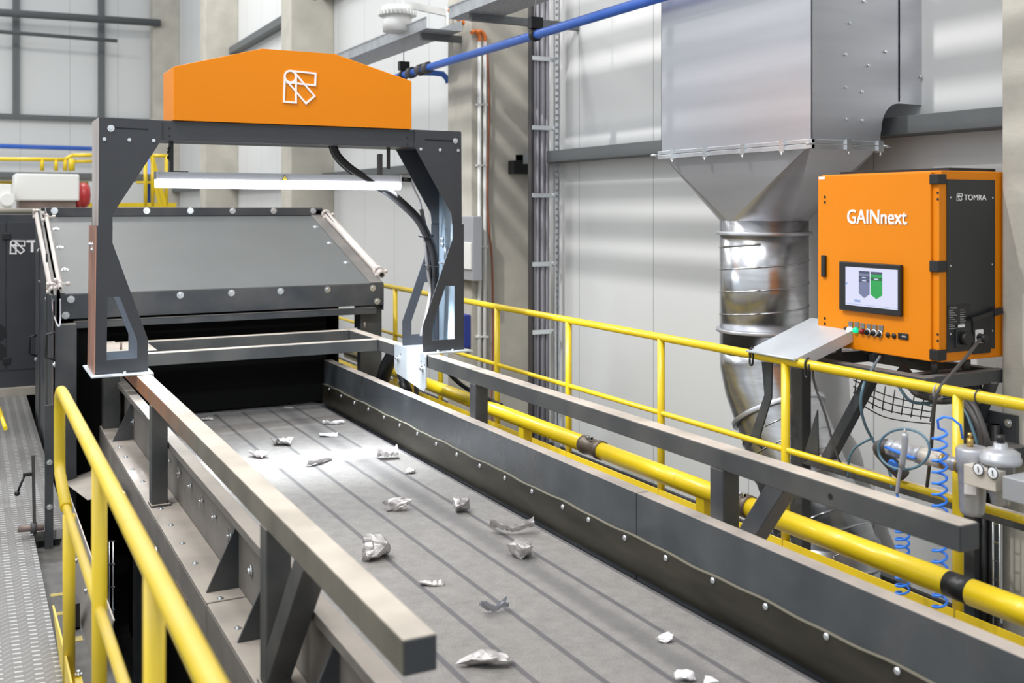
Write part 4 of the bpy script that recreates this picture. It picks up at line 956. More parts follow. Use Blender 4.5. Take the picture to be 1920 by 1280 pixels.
# hooks of the stand on the railing
def flat(pts, X, th=.008): return MB().prism([[W(a_, b_, X=X) for a_, b_ in pts]], (th, 0, 0))
obj('hook_arm', MB().prism([[W(1428, 678, X=3.37), W(1447, 680, X=3.37), W(1446, 745, X=3.37), W(1424, 818, X=3.37), W(1428, 842, X=3.37), W(1422, 836, X=3.37), W(1414, 826, X=3.37), W(1404, 838, X=3.37), W(1405, 822, X=3.37), W(1433, 740, X=3.37)]], (.008, 0, 0)), 'paint', st)
obj('hook_plate', MB().prism([[W(1532, 768, X=3.37), W(1534, 860, X=3.37), W(1520, 852, X=3.37), W(1513, 862, X=3.37), W(1506, 866, X=3.37), W(1508, 850, X=3.37)]], (.008, 0, 0)), 'paint', st)
for px, py in ((1406, 668), (1510, 690)):
    p = W(px, py, X=3.305); obj('hook', MB().tube([p + Vector((.02, 0, .045)), p + Vector((.0, 0, .03)), p, p + Vector((0, 0, -.035)), p + Vector((0, -.012, -.04)), p + Vector((0, -.02, -.03)), p + Vector((0, -.02, .02))], .005, 8, 2), 'black', st)
# slanted galvanised tray on the railing
tr0 = [W(1402, 655, X=3.30), W(1492, 677, X=3.30), W(1545, 640, X=3.72), W(1474, 591, X=3.72)]
tr = thing('drip_tray', W(1450, 670, X=3.3), 'slanted galvanised sheet tray hooked on the railing left of the orange cabinet', 'tray')
zA = (tr0[0].z + tr0[1].z) / 2; y_a, y_b = tr0[0].y, tr0[1].y; zC = tr0[3].z
obj('sheet', MB().prism([[(3.30, y_a, zA), (3.30, y_b, zA), (3.72, y_b, zC), (3.72, y_a + .02, zC)]], (0, 0, .004)), 'galv_matte', tr)
obj('rim', MB().tube([(3.295, y_a, zA), (3.295, y_b, zA)], .006, 8, 1).prism([[(3.30, y_b, zA), (3.72, y_b, zC), (3.72, y_b, zC - .05), (3.40, y_b, zA - .02)]], (0, .004, 0)), 'galv_matte', tr)

# cables near the cabinet
def cable(name, pts, r, m_, label, cat='cable', group=None, n=8):
    o = obj(name, MB().tube(pts, r, n), m_); return tag(o, label, cat, group)
cable('teal_cable', [W(1650, 668, X=3.62), W(1630, 700, X=3.40), W(1619, 722, X=3.31), W(1614, 755, X=3.30), W(1620, 790, X=3.34), W(1635, 822, X=3.4), W(1652, 850, X=3.42), W(1668, 885, X=3.45), W(1672, 915, X=3.45)], .006, 'teal', 'teal cable draped over the yellow handrail below the cabinet')
cable('socket_cable', [W(1837, 636, Y=3.0), W(1815, 665, X=3.55), W(1785, 700, X=3.40), W(1762, 728, X=3.31), W(1752, 760, X=3.30), W(1745, 850, X=3.36), W(1738, 912, X=3.40)], .007, 'dark_cable', 'thin dark cable from the cabinet socket down over the handrail')
cable('ring_cable', [W(1695 + 48 * math.cos(t * PI / 10), 842 + 38 * math.sin(t * PI / 10), X=3.15) for t in range(-4, 22)], .005, 'teal', 'coiled teal cable loop hanging around the blue valve')
cable('branch_cable', [W(1590, 895, X=3.42), W(1592, 860, X=3.4), W(1605, 838, X=3.4), W(1637, 820, X=3.40)], .005, 'teal', 'teal cable looping from the lower beam to the grey elbow')
cable('loose_cable', [W(1524, 690, X=3.32), W(1528, 722, X=3.34), W(1548, 780, X=3.36), W(1568, 850, X=3.38), W(1590, 890, X=3.42)], .005, 'dark_cable', 'thin dark cable falling from the handrail left of the stand upright')
cable('tie_ring', [W(1749, 735, X=3.30) + Vector((0, 0, 0)) + Vector((math.cos(t * PI / 6) * .026 + .03, 0, math.sin(t * PI / 6) * .028 + .0)) for t in range(13)], .004, 'grey_cable', 'grey cable tie around the handrail at the socket cable', 'cable tie')
cable('tie_ring', [Vector((XRR, W(1836, 745, X=XRR).y, ZH2)) + Vector((math.cos(t * PI / 6) * .025, 0, math.sin(t * PI / 6) * .025)) for t in range(13)], .003, 'dark_cable', 'dark cable tie around the handrail right of the cabinet', 'cable tie')
for k, (dx, m_) in enumerate(((0, 'dark_cable'), (8, 'dark_cable'), (16, 'teal'), (26, 'dark_cable'), (-12, 'teal'))):
    cable('bundle_cable', [W(1690 + dx, 695 + k * 4, X=3.8), W(1720 + dx, 740 + k * 3, X=3.72), W(1775 + dx, 735 + k * 5, X=3.75), W(1810 + dx * .6, 760, X=3.72), W(1835 + dx * .5, 800 + k * 5, X=3.7), W(1842 + dx * .5, 850, X=3.72)], .013 if m_ == 'dark_cable' else .007, m_, ['thickest black cable of the bundle under the cabinet', 'second black cable of the bundle under the cabinet', 'teal cable among the black bundle under the cabinet', 'outermost black cable bending down to the filter', 'teal cable at the front of the bundle under the cabinet'][k], 'cable', 'cable bundle under the orange cabinet')
# wire basket under the cabinet
wb = thing('wire_basket', W(1680, 770, X=3.75), 'sagging wire mesh cable basket hanging under the cabinet stand', 'basket')
mb = MB()
for k in range(4): mb.tube([W(1600, 712 + k * 12, X=3.74), W(1660, 740 + k * 14, X=3.74), W(1750, 762 + k * 11, X=3.74)], .003, 6)
for k in range(9): mb.tube([W(1606 + k * 18, 706 + k * 6, X=3.74), W(1600 + k * 18, 758 + k * 4, X=3.74)], .003, 6, 1)
obj('mesh', mb, 'dark_cable', wb)

# ------------------------------------------------------------------ compressed air unit
au = thing('air_filter_unit', W(1840, 900, X=3.2), 'grey compressed air filter and regulator with two gauges at the right edge', 'air filter')
XA = 3.22
def wa(px, py, X=XA): return W(px, py, X=X)
c0 = wa(1823, 965)
yF = c0.y
zT = wa(1823, 838).z
obj('filter_bowl', MB().lathe((XA, yF, c0.z), PZ, [(0, .030), (.010, .040), (.02, .043), (.17, .050), (.175, .054), (.20, .056), (zT - c0.z - .01, .057), (zT - c0.z, .050)], 32), 'grey_device', au)
nb = Vector((-.766, -.643, 0)); tb = Vector((.643, -.766, 0))
obj('bowl_label', MB().obox(Vector((XA, yF, c0.z + .105)) + nb * .045 - tb * .008, nb * .004, tb * .020, (0, 0, .020)), 'lettering', au)
obj('bowl_label', MB().obox(Vector((XA, yF, c0.z + .160)) + nb * .046 - tb * .016, nb * .004, tb * .010, (0, 0, .008)), 'lettering', au)
yR = wa(1876, 860).y; zR1 = wa(1876, 866).z
obj('regulator_head', MB().lathe((XA, yR, zR1 - .15), PZ, [(0, .028), (.015, .032), (.035, .036), (.04, .042), (.14, .046), (.145, .064), (.15, .069), (.165, .070), (.168, .066), (.185, .064), (.196, .045), (.200, .024), (.218, .022)], 32), 'grey_device', au)
obj('regulator_knob', MB().cyl((XA, yR, zR1 + .067), (XA, yR, zR1 + .095), .014, 18), 'black', au)
gb = obj('gauge_block', MB().box(XA - .085, XA - .03, yR - .045, yR + .085, zR1 - .085, zR1 - .015), 'beige', au, bevel=.003)
for px, py in ((1836.5, 879), (1863.5, 886)):
    p = W(px, py, X=XA - .086)
    ga = obj('gauge', MB().lathe(p, NX, [(0, .021), (.006, .021), (.007, .018), (.0072, .001)], 24), 'glass', au)
    obj('gauge_rim', MB().tube([p + Vector((-.006, math.cos(t * PI / 10) * .0205, math.sin(t * PI / 10) * .0205)) for t in range(21)], .002, 6, 1), 'black', ga)
    obj('gauge_needle', MB().bar(p + Vector((-.009, 0, .010)), p + Vector((-.009, -.003, -.009)), .003, .002, up=PX), 'black', ga)
obj('end_block', MB().box(XA - .09, XA + .03, yR - .22, yR - .075, zR1 - .10, zR1 - .02), 'grey_device', au, bevel=.004)
obj('bracket', MB().plateX([(2.99, .64), (3.19, .64), (3.19, .80), (2.99, .80)], 4.03, 4.045), 'paint', au, bevel=.003)
obj('bracket_arm', MB().box(3.80, 4.03, 2.93, 3.08, .62, .68), 'paint', au, bevel=.003)
obj('bracket_arm', MB().bar((3.85, 3.0, .65), (XA, yF, zT - .02), .03, .03), 'paint', au)
obj('bolt', MB().bolt((4.03, 3.03, .76), NX, .014, .012), 'zinc', au)
# inlet pipe along Y with valve
yv0 = wa(1650, 830).y; zv = wa(1780, 852).z - .004
zv = (wa(1650, 838).z + wa(1780, 862).z) / 2
obj('inlet_pipe', MB().cyl((XA, yF + .04, zv), (XA, yF + .12, zv), .026, 20), 'grey_device', au)
obj('inlet_pipe', MB().lathe((XA, yF + .12, zv), PY, [(0, .030), (.04, .031), (.045, .028), (.06, .028), (.065, .032), (.10, .032)], 20), 'beige', au)
obj('brass_ring', MB().cyl((XA, yF + .05, zv), (XA, yF + .058, zv), .030, 16), 'brass', au)
obj('brass_ring', MB().cyl((XA, yF + .115, zv), (XA, yF + .125, zv), .031, 16), 'brass', au)
obj('valve_body', MB().lathe((XA, yF + .22, zv), PY, [(0, .028), (.005, .036), (.02, .036), (.025, .030), (.10, .032), (.105, .037), (.125, .037), (.13, .03)], 8), 'grey_device', au)
obj('elbow', MB().tube([(XA, yF + .34, zv), (XA, yF + .40, zv), (XA + .01, yF + .44, zv - .02), (XA + .05, yF + .43, zv - .07), (XA + .10, yF + .40, zv - .13)], .028, 16), 'dark_cable', au)
obj('elbow_nut', MB().cyl((XA, yF + .35, zv), (XA, yF + .38, zv), .034, 6), 'grey_device', au)
obj('valve_lever', MB().bar((XA - .045, yF + .36, zv + .010), (XA - .045, yF + .22, zv - .006), .018, .006, up=PZ), 'blue_coil', au)
obj('valve_wheel', MB().cyl((XA - .03, yF + .34, zv - .06), (XA - .02, yF + .34, zv - .055), .022, 14), 'blue_coil', au)
obj('brass_fitting', MB().cyl((XA, yF + .01, zT), (XA, yF + .01, zT + .03), .012, 8), 'brass', au)
obj('brass_fitting', MB().cyl((XA, yF + .01, zT + .03), (XA, yF + .01, zT + .05), .008, 6), 'brass', au)
# air gun with coil
gn = thing('air_gun', W(1692, 860, X=3.13), 'light grey blow gun hanging nozzle up by the blue valve', 'air gun')
obj('body', MB().tube([W(1697, 812, X=3.13), W(1696, 840, X=3.13), W(1690, 875, X=3.13)], .012, 12, 3), 'grey_device', gn, label='grey gun body')
obj('nozzle', MB().cyl(W(1697, 812, X=3.13), W(1696, 803, X=3.13), .006, 8, r2=.002), 'beige', gn)
obj('hose_tail', MB().tube([W(1689, 876, X=3.13), W(1685, 900, X=3.13), W(1682, 925, X=3.13)], .007, 8), 'grey_cable', gn)
def coil(name, px, py0, py1, X, turns, label, lead, r=.026):
    a_ = W(px, py0, X=X); b_ = W(px, py1, X=X); pts = [Vector(q) for q in lead]
    n_ = int(turns * 14)
    for i in range(n_ + 1):
        t = i / n_; c = a_.lerp(b_, t); th = 2 * PI * turns * t
        pts.append(c + Vector((math.cos(th) * r * .35 + math.sin(th) * 0, 0, 0)) + RGT * (math.sin(th) * r) + FWD * (math.cos(th) * r))
    o = obj(name, MB().tube(pts, .0048, 8, 1), 'blue_coil'); return tag(o, label, 'coil hose', 'blue coil hoses at the railing')
coil('coil_hose', 1762, 806, 1142, 3.14, 16, 'long blue coil hose in front of the grey filter bowl', [W(1805, 822, X=3.20), W(1801, 797, X=3.18), W(1785, 784, X=3.16), W(1770, 781, X=3.15), W(1758, 787, X=3.14)])
coil('coil_hose', 1692, 985, 1115, 3.20, 9, 'short blue coil hose below the blow gun, left of the longer one', [W(1682, 925, X=3.13), W(1688, 960, X=3.18)])
# black cable ladder down the column
cl = thing('cable_duct', W(1862, 1100, X=4.0), 'black vertical cable run with wire ladder beside the right column', 'cable ladder')
mb = MB()
for px in (1862, 1874): mb.cyl(W(px, 930, X=3.95), W(px, 1300, X=3.95), .004, 8)
for k in range(10): mb.bar(W(1861, 945 + k * 35, X=3.95), W(1875, 948 + k * 35, X=3.95), .005, .005)
obj('ladder', mb, 'zinc', cl)
p0, p1 = W(1852, 1000, X=4.02), W(1876, 1000, X=4.02)
obj('cables', MB().cyl((4.0, p0.y, LOW), (4.0, p0.y, .75), .02, 10).cyl((4.0, p0.y - .05, LOW), (4.0, p0.y - .05, .75), .022, 10).cyl((4.0, p1.y + .01, LOW), (4.0, p1.y + .01, .75), .02, 10), 'black', cl)

# ------------------------------------------------------------------ along the right wall
# vertical cable ladder at the second column
vl = thing('cable_ladder', (4.4, 8.3, LOW), 'vertical cable ladder packed with grey cables in front of the concrete column', 'cable ladder')
YV = 7.95
x0 = W(999, 500, Y=YV).x; x1 = W(1032, 500, Y=YV).x
obj('side_rail', MB().box(x0 - .015, x0, YV, YV + .06, LOW, 4.0), 'dark_cable', vl)
mb = MB(); k = 0
nn = 11
for k in range(nn):
    x = x0 + .012 + (x1 - x0 - .02) * k / (nn - 1)
    c_ = obj('cable', MB().cyl((x, YV + .02 + .008 * (k % 3), LOW), (x, YV + .02 + .008 * (k % 3), 3.96), .012, 8), 'grey_cable' if k % 4 else 'dark_cable', vl)
for py in (110, 240, 366, 495, 622, 750):
    z = W(1015, py, Y=YV).z; obj('rung', MB().box(x0 - .01, x1 + .03, YV - .012, YV + .0, z - .02, z + .02).cyl((x1 + .03, YV - .02, z), (x1 + .03, YV + .03, z), .022, 10), 'zinc', vl, bevel=.003)
xr_ = W(1038, 500, Y=YV - .02).x; xr1 = W(1048, 500, Y=YV - .02).x
o = obj('slotted_rail', MB().plateY([(xr_, LOW), (xr1, LOW), (xr1, 4.1), (xr_, 4.1)], YV - .04, YV - .02, holes=[[((xr_ + xr1) / 2 - .007, z), ((xr_ + xr1) / 2 + .007, z), ((xr_ + xr1) / 2 + .007, z + .02), ((xr_ + xr1) / 2 - .007, z + .02)] for z in [-.3 + .055 * q for q in range(76)]]), 'galv'); tag(o, 'slotted galvanised rail standing right of the cable ladder', 'rail')
# conduits on the column
for k, (px, lb_) in enumerate(((899, 'left one of two white conduits on the concrete column'), (909, 'right one of two white conduits on the concrete column'))):
    p = W(px, 500, Y=8.52)
    t = thing('wall_conduit', (p.x, 8.52, LOW), lb_, 'conduit', 'white conduits on the concrete column')
    obj('pipe', MB().cyl((p.x, 8.52, LOW), (p.x, 8.52, W(px, 78, Y=8.52).z), .017, 12), 'white', t)
    for py in (196, 310, 462, 631):
        z = W(px, py, Y=8.52).z; obj('clip', MB().box(p.x - .028, p.x + .028, 8.50, 8.55, z - .008, z + .008), 'white', t)
    zt2 = W(px, 78, Y=8.52).z
    obj('flexible_end', MB().tube([(p.x, 8.52, zt2), (p.x, 8.52, zt2 + .05), (p.x - .04, 8.52, zt2 + .09), (p.x - .09, 8.50, zt2 + .07)], .017, 10), 'orange_plastic', t)
cable('red_wire', [W(914, 95, Y=8.5), W(917, 200, Y=8.5), W(914, 360, Y=8.5), W(917, 430, Y=8.5), W(923, 500, Y=8.5), W(924, 640, Y=8.5), W(922, 760, Y=8.5), W(926, 830, Y=8.5)], .009, 'redwire', 'reddish brown wire hanging down the concrete column', 'wire')
p0 = W(860, 405, X=XC - .09); p1 = W(887, 527, X=XC - .09)
jb = thing('junction_box', (XC - .05, (p0.y + p1.y) / 2, p1.z), 'grey electrical box on the concrete column behind the gantry post', 'box')
obj('box_body', MB().box(XC - .09, XC, p1.y, p0.y + .12, p1.z, p0.z), 'grey_device', jb, bevel=.006)
obj('cover', MB().box(XC - .105, XC - .09, p1.y + .02, p0.y + .1, p1.z + .1, p1.z + .34), 'white', jb, bevel=.004)
p = W(875, 620, X=XC - .02); o = obj('blue_socket', MB().box(XC - .07, XC, p.y - .05, p.y + .10, p.z - .15, p.z + .15), 'dark_blue', bevel=.008); tag(o, 'small dark blue socket box low on the concrete column', 'socket box')
o = obj('steel_bracket', MB().box(W(961, 313, Y=8.46).x, W(1000, 313, Y=8.46).x, 8.44, 8.55, W(980, 326, Y=8.46).z, W(980, 301, Y=8.46).z), 'black', bevel=.004); tag(o, 'black bolted steel bracket on the concrete column beside the cable ladder', 'bracket')

# blue air pipe
XP = 3.75; ZPp = CZ + .305 * XP / .8864
bp = thing('air_pipe', (XP, 8, ZPp), 'long blue compressed air pipe under the ceiling trays', 'pipe')
obj('pipe', MB().cyl((XP, 1.5, ZPp), (XP, 11.6, ZPp), .034, 20), 'blue', bp)
for px in (757, 1004):
    y = W(px, 60, X=XP).y; obj('clamp', MB().lathe((XP, y - .025, ZPp), PY, [(0, .036), (0, .048), (.05, .048), (.05, .036)], 20).box(XP - .05, XP + .05, y - .03, y + .03, ZPp + .045, ZPp + .13), 'black', bp)
    obj('threaded_rod', MB().cyl((XP, y, ZPp + .13), (XP, y, 4.9), .005, 8), 'galv', bp)
for px in (771, 789, 801):
    y = W(px, 120, X=XP).y; obj('fitting', MB().lathe((XP, y - .05, ZPp), PY, [(0, .036), (.005, .055), (.06, .058), (.07, .05), (.1, .05), (.11, .036)], 8), 'dark_cable', bp)
yb2 = W(815, 122, X=XP).y
obj('branch', MB().tube([(XP, yb2 + .5, ZPp), (XP + .1, yb2 + .5, ZPp), (XP + .3, yb2 + .5, ZPp), (XP + .36, yb2 + .5, ZPp - .08)], .028, 12, 2), 'blue', bp)

# overhead cable trays
def tray(name, y0, y1, z, x0, x1, label, supports):
    t = thing(name, ((x0 + x1) / 2, (y0 + y1) / 2, z), label, 'cable tray', 'galvanised cable trays near the ceiling')
    obj('tray_bottom', MB().box(x0, x1, y0, y1, z, z + .004), 'galv_dark', t)
    obj('tray_side', MB().box(x0 - .003, x0, y0, y1, z, z + .10).box(x0 - .012, x0, y0, y1, z + .095, z + .105), 'galv', t); obj('tray_side', MB().box(x1, x1 + .003, y0, y1, z, z + .10), 'galv', t)
    for y in supports: obj('support_arm', MB().box(x0 + .05, XC if 8.5 < y < 9.1 else XW, y, y + .05, z - .06, z), 'girt', t)
    return t
ztr = CZ + 1.59
def yx(px, X): return W(px, 100, X=X).y
tray('cable_tray', yx(800, 3.6), 17.5, ztr, 3.6, 3.94, 'far galvanised cable tray above the orange cover', (8.75,))
tray('cable_tray', 5.5, yx(842, 3.6), ztr + .005, 3.6, 3.95, 'near galvanised cable tray crossing the top of the picture', (7.7,))
# high bay lamp
y = W(745, 60, X=3.55).y
lm = thing('high_bay_lamp', (3.55, y, W(745, 60, X=3.55).z), 'round white ribbed high bay lamp beside the far cable tray', 'lamp')
zl0 = W(745, 60, X=3.55).z; zl1 = W(745, 10, X=3.55).z; hl = zl1 - zl0; sc_r = hl
obj('lamp_body', MB().cyl((3.55, y, zl0), (3.55, y, zl0 + hl * .65), .135, 16), 'white_lamp', lm)
mb = MB().cyl((3.55, y, zl0 + hl * .6), (3.55, y, zl0 + hl * .95), .175, 32, r2=.14)
for k in range(28):
    t_ = 2 * PI * k / 28; mb.obox((3.55 + .172 * math.cos(t_), y + .172 * math.sin(t_), zl0 + hl * .68), (.007 * math.cos(t_), .007 * math.sin(t_), 0), (-.005 * math.sin(t_), .005 * math.cos(t_), 0), (0, 0, hl * .09))
obj('lamp_crown', mb, 'white_lamp', lm)
obj('arm', MB().bar((3.6, y, zl1 + .02), (4.1, y - .1, zl1 - .06), .05, .06).box(4.0, 4.04, y - .16, y - .08, ztr, zl1), 'white_lamp', lm)
cable('orange_cable', [(3.95, y - .3, zl1 - .05), (4.0, y - .35, zl1 - .12), (4.08, y - .4, zl1 - .19), (4.15, y - .42, zl1 - .2)], .03, 'orange_plastic', 'short orange cable loop beside the high bay lamp', 'cable')

# ------------------------------------------------------------------ far left background
YQ = 17.5
def wq(px, py): return W(px, py, Y=YQ)
pf = thing('platform', wq(80, 330), 'distant yellow railed steel platform in front of the back wall', 'platform')
obj('deck', MB().box(wq(-40, 330).x, wq(330, 330).x, YQ, YQ + 2, wq(0, 332).z, wq(0, 322).z), 'girt', pf)
obj('deck_edge', MB().box(wq(150, 380).x, wq(330, 380).x, YQ - .02, YQ, wq(200, 388).z, wq(200, 380).z).box(wq(-40, 330).x, wq(172, 340).x, YQ + .5, YQ + .52, wq(0, 345).z, wq(0, 337).z), 'yellow', pf)
obj('handrail', MB().cyl(wq(-40, 298), wq(122, 299), .03, 10).cyl(wq(122, 299), wq(136, 291), .03, 10).cyl(wq(136, 291), wq(180, 291), .03, 10).cyl(wq(138, 303), wq(178, 302), .025, 10), 'yellow', pf)
for px, w_ in ((79, .03), (105, .03), (122, .03), (134, .05)):
    obj('post', MB().cyl(wq(px, 298), wq(px, 320), w_, 10), 'yellow', pf)
sl_ = thing('ladder_stair', wq(300, 388), 'yellow stair and guard posts seen through the gantry opening', 'stair')
for px in (273, 286, 312):
    obj('post', MB().cyl(wq(px, 292), wq(px, 386), .032, 10), 'yellow', sl_)
obj('stringer', MB().bar(wq(283, 290), wq(310, 388), .07, .06, up=PY), 'yellow', sl_); obj('stringer', MB().bar(wq(287, 335), wq(301, 388), .06, .06, up=PY), 'yellow', sl_)
obj('handrail', MB().cyl(wq(283, 292), wq(315, 292), .03, 10).cyl(wq(255, 342), wq(290, 342), .02, 8), 'yellow', sl_)
wbx = thing('filter_box', wq(90, 376), 'white box shaped machine on a dark base in the far left background', 'machine')
obj('box_body', MB().box(W(28, 350, Y=16).x, W(149, 350, Y=16).x, 16, 17, W(28, 376, Y=16).z, W(28, 325, Y=16).z), 'white', wbx, bevel=.02)
obj('base', MB().box(W(36, 350, Y=16).x, W(143, 350, Y=16).x, 16.05, 17, -.0, W(28, 376, Y=16).z), 'shaft', wbx)
p = W(157, 366, Y=16.2); o = obj('red_motor', MB().lathe((p.x - .12, 16.2, p.z), PX, [(0, .12), (.02, .19), (.07, .19), (.08, .17), (.1, .19), (.15, .18), (.2, .13), (.21, .05)], 20), 'red'); tag(o, 'red round motor beside the white box in the far left background', 'motor')
o = obj('grey_unit', MB().box(W(-30, 350, Y=15.5).x, W(22, 350, Y=15.5).x, 15.5, 16, 0, W(10, 345, Y=15.5).z).cyl(W(14, 374, Y=15.4), W(14, 374, Y=15.4) + Vector((0, .3, 0)), .09, 16), 'white', bevel=.01); tag(o, 'pale machine unit at the left edge next to the white box', 'machine')
o = obj('far_blue_pipe', MB().cyl((-6, 26.9, W(0, 271, Y=26.9).z), (3.8, 26.9, W(0, 271, Y=26.9).z - .05), .055, 12), 'blue'); tag(o, 'thin blue pipe running across the far back wall', 'pipe')
p0 = W(281, 290, Y=19); o = obj('blue_riser', MB().cyl((p0.x, 19, -.05), (p0.x, 19, p0.z), .05, 12), 'blue'); tag(o, 'blue vertical pipe behind the yellow stair', 'pipe')

# loose dusty sheet and mesh guard below the left rail
o = obj('cover_sheet', MB().prism([[W(115, 901, X=.55), W(172, 883, X=.74), W(236, 925, X=.76), W(164, 938, X=.60)]], (0, 0, .003)), 'side_dusty'); tag(o, 'dusty bent sheet sticking out below the conveyor side', 'sheet')
mg = thing('mesh_guard', (.7, 3.6, LOW), 'wire mesh guard panel under the conveyor behind the railing posts', 'guard')
mb = MB(); Xg = .70
for px in (205, 212): mb.cyl(W(px, 1013, X=Xg), W(px, 1330, X=Xg), .003, 8)
for k in range(8): mb.bar(W(172, 1015 + k * 43, X=Xg), W(214, 1014 + k * 43, X=Xg), .005, .005)
obj('mesh', mb, 'zinc', mg)
o = obj('bent_tube', MB().tube([W(205, 905, X=.78), W(160, 925, X=.76), W(153, 950, X=.76), W(160, 975, X=.76), W(170, 990, X=.76), W(172, 1100, X=.76)], .03, 12), 'side_dusty'); tag(o, 'dusty bent tube under the conveyor behind the end post', 'tube')

o = obj('skirting_sheet', MB().prism([[(.43, 4.3, -.08), (.43, 6.6, -.08), (.50, 6.6, .10), (.50, 4.3, .10)]], (.006, 0, 0)), 'side_dusty'); tag(o, 'dusty slanted sheet with small bolts beside the tread plate end post', 'sheet')
for y in (4.55, 4.95, 5.4, 5.8):
    b_ = obj('bolt', MB().bolt((.463, y, .01), (-.93, 0, .36), .009, .009), 'zinc', o)
for k, (y, d_) in enumerate(((4.62, .05), (4.95, .04), (5.2, .04))):
    q_ = obj('floor_mark', MB().box(.335, .42, y, y + d_, -.08, -.078), 'faded_yellow'); tag(q_, 'faded yellow floor mark beside the tread plate', 'floor mark', 'faded yellow floor marks')
q_ = obj('floor_bracket', MB().box(.40, .42, 4.75, 4.85, -.08, .03).box(.38, .42, 4.75, 4.85, -.08, -.07), 'black'); tag(q_, 'small black angle bracket on the floor strip by the yellow marks', 'bracket')

# ------------------------------------------------------------------ scrap pieces on the belt
def crumple(kind, L_, w_, h_, seed, mt_, bend=0, twist=0):
    rnd = random.Random(seed); off = Vector((rnd.random() * 50, rnd.random() * 50, seed)); bm = bmesh.new()
    if kind == 'blob':
        # a folded chunk: the hull of a few random points, then dented along creases
        for _ in range(13):
            u_, v_ = rnd.uniform(-1, 1), rnd.uniform(0, 2 * PI); q_ = math.sqrt(1 - u_ * u_); k_ = rnd.uniform(.75, 1.0)
            bm.verts.new((q_ * math.cos(v_) * k_ * L_ / 2, q_ * math.sin(v_) * k_ * w_ / 2, u_ * k_ * h_ / 2))
        hull = bmesh.ops.convex_hull(bm, input=bm.verts)
        dead = list({g for g in hull['geom_interior'] + hull['geom_unused'] if isinstance(g, bmesh.types.BMVert) and g.is_valid})
        bmesh.ops.delete(bm, geom=dead, context='VERTS')
        bmesh.ops.triangulate(bm, faces=bm.faces)
        bmesh.ops.subdivide_edges(bm, edges=bm.edges, cuts=3, use_grid_fill=True)
        bmesh.ops.triangulate(bm, faces=bm.faces)
        sz = (L_ * w_ * h_) ** (1 / 3)
        for v in bm.verts:
            q = v.co / sz; n1 = noise.noise(q * 2.2 + off); n2 = noise.noise(q * 5.5 + off)
            v.co = v.co * (1 - .55 * max(0, n1) - .22 * abs(n2)) + Vector((noise.noise(q * 4 - off), noise.noise(q * 4 + off * 2), 0)) * sz * .10
        mn = min(v.co.z for v in bm.verts)
        for v in bm.verts: v.co.z = max(v.co.z - mn - h_ * .06, 0)
        ex = [max(v.co[a] for v in bm.verts) - min(v.co[a] for v in bm.verts) for a in range(3)]
        for v in bm.verts: v.co = Vector((v.co.x * L_ / ex[0], v.co.y * w_ / ex[1], v.co.z * h_ / ex[2]))
    else:
        nx, ny = 26, 8; top = []; bot = []
        for i in range(nx + 1):
            rowt, rowb = [], []
            for j in range(ny + 1):
                u = i / nx - .5; v = j / ny - .5
                ww = w_ * (.75 + .35 * noise.noise(Vector((u * 4, 0, 0)) + off))
                x = u * L_; y = v * ww + bend * L_ * (u * u * 4 - .3)
                z = h_ * .55 + h_ * .5 * noise.noise(Vector((u * 5, v * 2.2, 3)) + off) + abs(v) * h_ * .5 + h_ * .15 * math.sin(v * 22)
                if kind == 'tube': z = h_ * (.5 + .5 * math.cos(v * PI)) * (.8 + .3 * noise.noise(Vector((u * 6, v, 1)) + off)) + .002
                if kind == 'vee': z += abs(u) * h_ * 1.4; y = v * ww * (.5 + abs(u)) + abs(u) * L_ * bend
                z += twist * u * v * h_ * 4
                rowt.append(bm.verts.new((x, y, max(z, .004)))); rowb.append(bm.verts.new((x, y, max(z - .006, .0))))
            top.append(rowt); bot.append(rowb)
        for i in range(nx):
            for j in range(ny):
                bm.faces.new((top[i][j], top[i + 1][j], top[i + 1][j + 1], top[i][j + 1])); bm.faces.new((bot[i][j], bot[i][j + 1], bot[i + 1][j + 1], bot[i + 1][j]))
        for i in range(nx):
            bm.faces.new((top[i][0], bot[i][0], bot[i + 1][0], top[i + 1][0])); bm.faces.new((top[i][ny], top[i + 1][ny], bot[i + 1][ny], bot[i][ny]))
        for j in range(ny):
            bm.faces.new((top[0][j], top[0][j + 1], bot[0][j + 1], bot[0][j])); bm.faces.new((top[nx][j], bot[nx][j], bot[nx][j + 1], top[nx][j + 1]))
    bmesh.ops.recalc_face_normals(bm, faces=bm.faces); return bm
def scrap(px, py, wpx, kind, asp, hh_, rot, seed, mt_, label, bend=0, twist=0):
    p = W(px, py, Z=ZB); D = (p - EYE).dot(FWD); L_ = wpx * D / F * (1.15 if kind == 'blob' else 1)
    bm = crumple(kind, L_, L_ * asp, L_ * hh_, seed, mt_, bend, twist)
    me = bpy.data.meshes.new('scrap_piece'); bm.to_mesh(me); bm.free(); me.materials.append(M[mt_])
    o = bpy.data.objects.new('scrap_piece', me); C.objects.link(o); o.location = (p.x, p.y, ZB + .0005); o.rotation_euler = (0, 0, -A + math.radians(rot))
    return tag(o, label, 'metal scrap', 'metal scrap pieces on the belt')
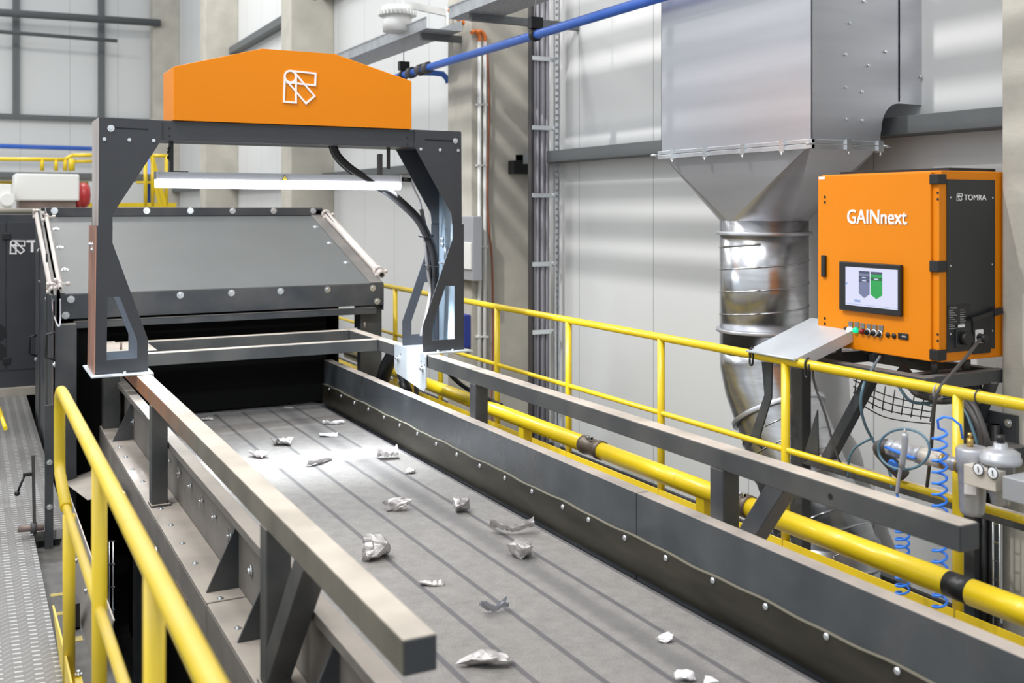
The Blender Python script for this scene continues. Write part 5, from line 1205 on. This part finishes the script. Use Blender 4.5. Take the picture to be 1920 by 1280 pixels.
SC = [
 (389, 788, 24, 'blob', .5, .25, -10, 1, 'scrap', 'small grey scrap lump at the far left end of the belt'),
 (541, 765, 18, 'strip', .4, .12, 5, 2, 'scrap', 'tiny scrap sliver closest to the black curtain'),
 (625, 795, 40, 'strip', .35, .16, 6, 3, 'scrap_white', 'pale bent scrap strip nearest the far right belt corner'),
 (616, 818, 33, 'tube', .45, .22, 5, 4, 'scrap_white', 'pale tube shaped scrap just in front of the bent strip'),
 (529, 834, 36, 'strip', .9, .35, -5, 5, 'scrap', 'crumpled scrap with a dark tip on the second seam'),
 (484, 857, 34, 'strip', .8, .35, -35, 6, 'scrap_white', 'folded ribbed scrap leftmost behind the light stripe'),
 (600, 869, 66, 'strip', .22, .16, 58, 7, 'scrap_white', 'long narrow scrap strip lying slanted across the light stripe'),
 (727, 860, 40, 'strip', .8, .45, 12, 8, 'scrap_white', 'white triangular scrap in the light near the right skirt'),
 (767, 886, 20, 'blob', .9, .35, 70, 9, 'scrap', 'small scrap with a thin tail just right of the light stripe'),
 (741, 956, 52, 'blob', .55, .42, -6, 10, 'scrap', 'crumpled pale foil lump in the middle of the belt left of the upright one'),
 (861, 960, 31, 'blob', .9, .85, 20, 11, 'scrap', 'tall crumpled scrap standing on the right seam'),
 (960, 1003, 84, 'vee', .34, .20, 3, 12, 'scrap', 'thin v-shaped scrap strip near the right skirt'),
 (972, 1043, 48, 'blob', .8, .62, -18, 13, 'scrap', 'crumpled scrap block right in front of the v-shaped strip'),
 (698, 1046, 52, 'blob', .75, .72, 18, 14, 'scrap', 'thick folded scrap block beside the left rail'),
 (809, 1097, 43, 'tube', .40, .22, 2, 15, 'scrap', 'short flat scrap bar in front of the folded block'),
 (928, 1150, 55, 'vee', .35, .28, 20, 16, 'scrap_dark', 'bluish grey forked scrap in the near part of the belt'),
 (905, 1248, 96, 'blob', .34, .26, 4, 17, 'scrap', 'long lumpy bone shaped scrap next to the near end of the left rail'),
 (1248, 1202, 29, 'blob', .7, .45, 12, 18, 'scrap_white', 'small white nugget alone on the near right belt'),
 (1284, 1276, 34, 'blob', .8, .55, 5, 19, 'scrap_white', 'left one of two white lumps at the bottom edge of the picture'),
 (1328, 1283, 27, 'blob', .8, .5, 5, 20, 'scrap_white', 'right one of two white lumps at the bottom edge of the picture'),
]
for s_ in SC:
    scrap(*s_, bend=(.18 if s_[3] == 'vee' else .08), twist=.3)
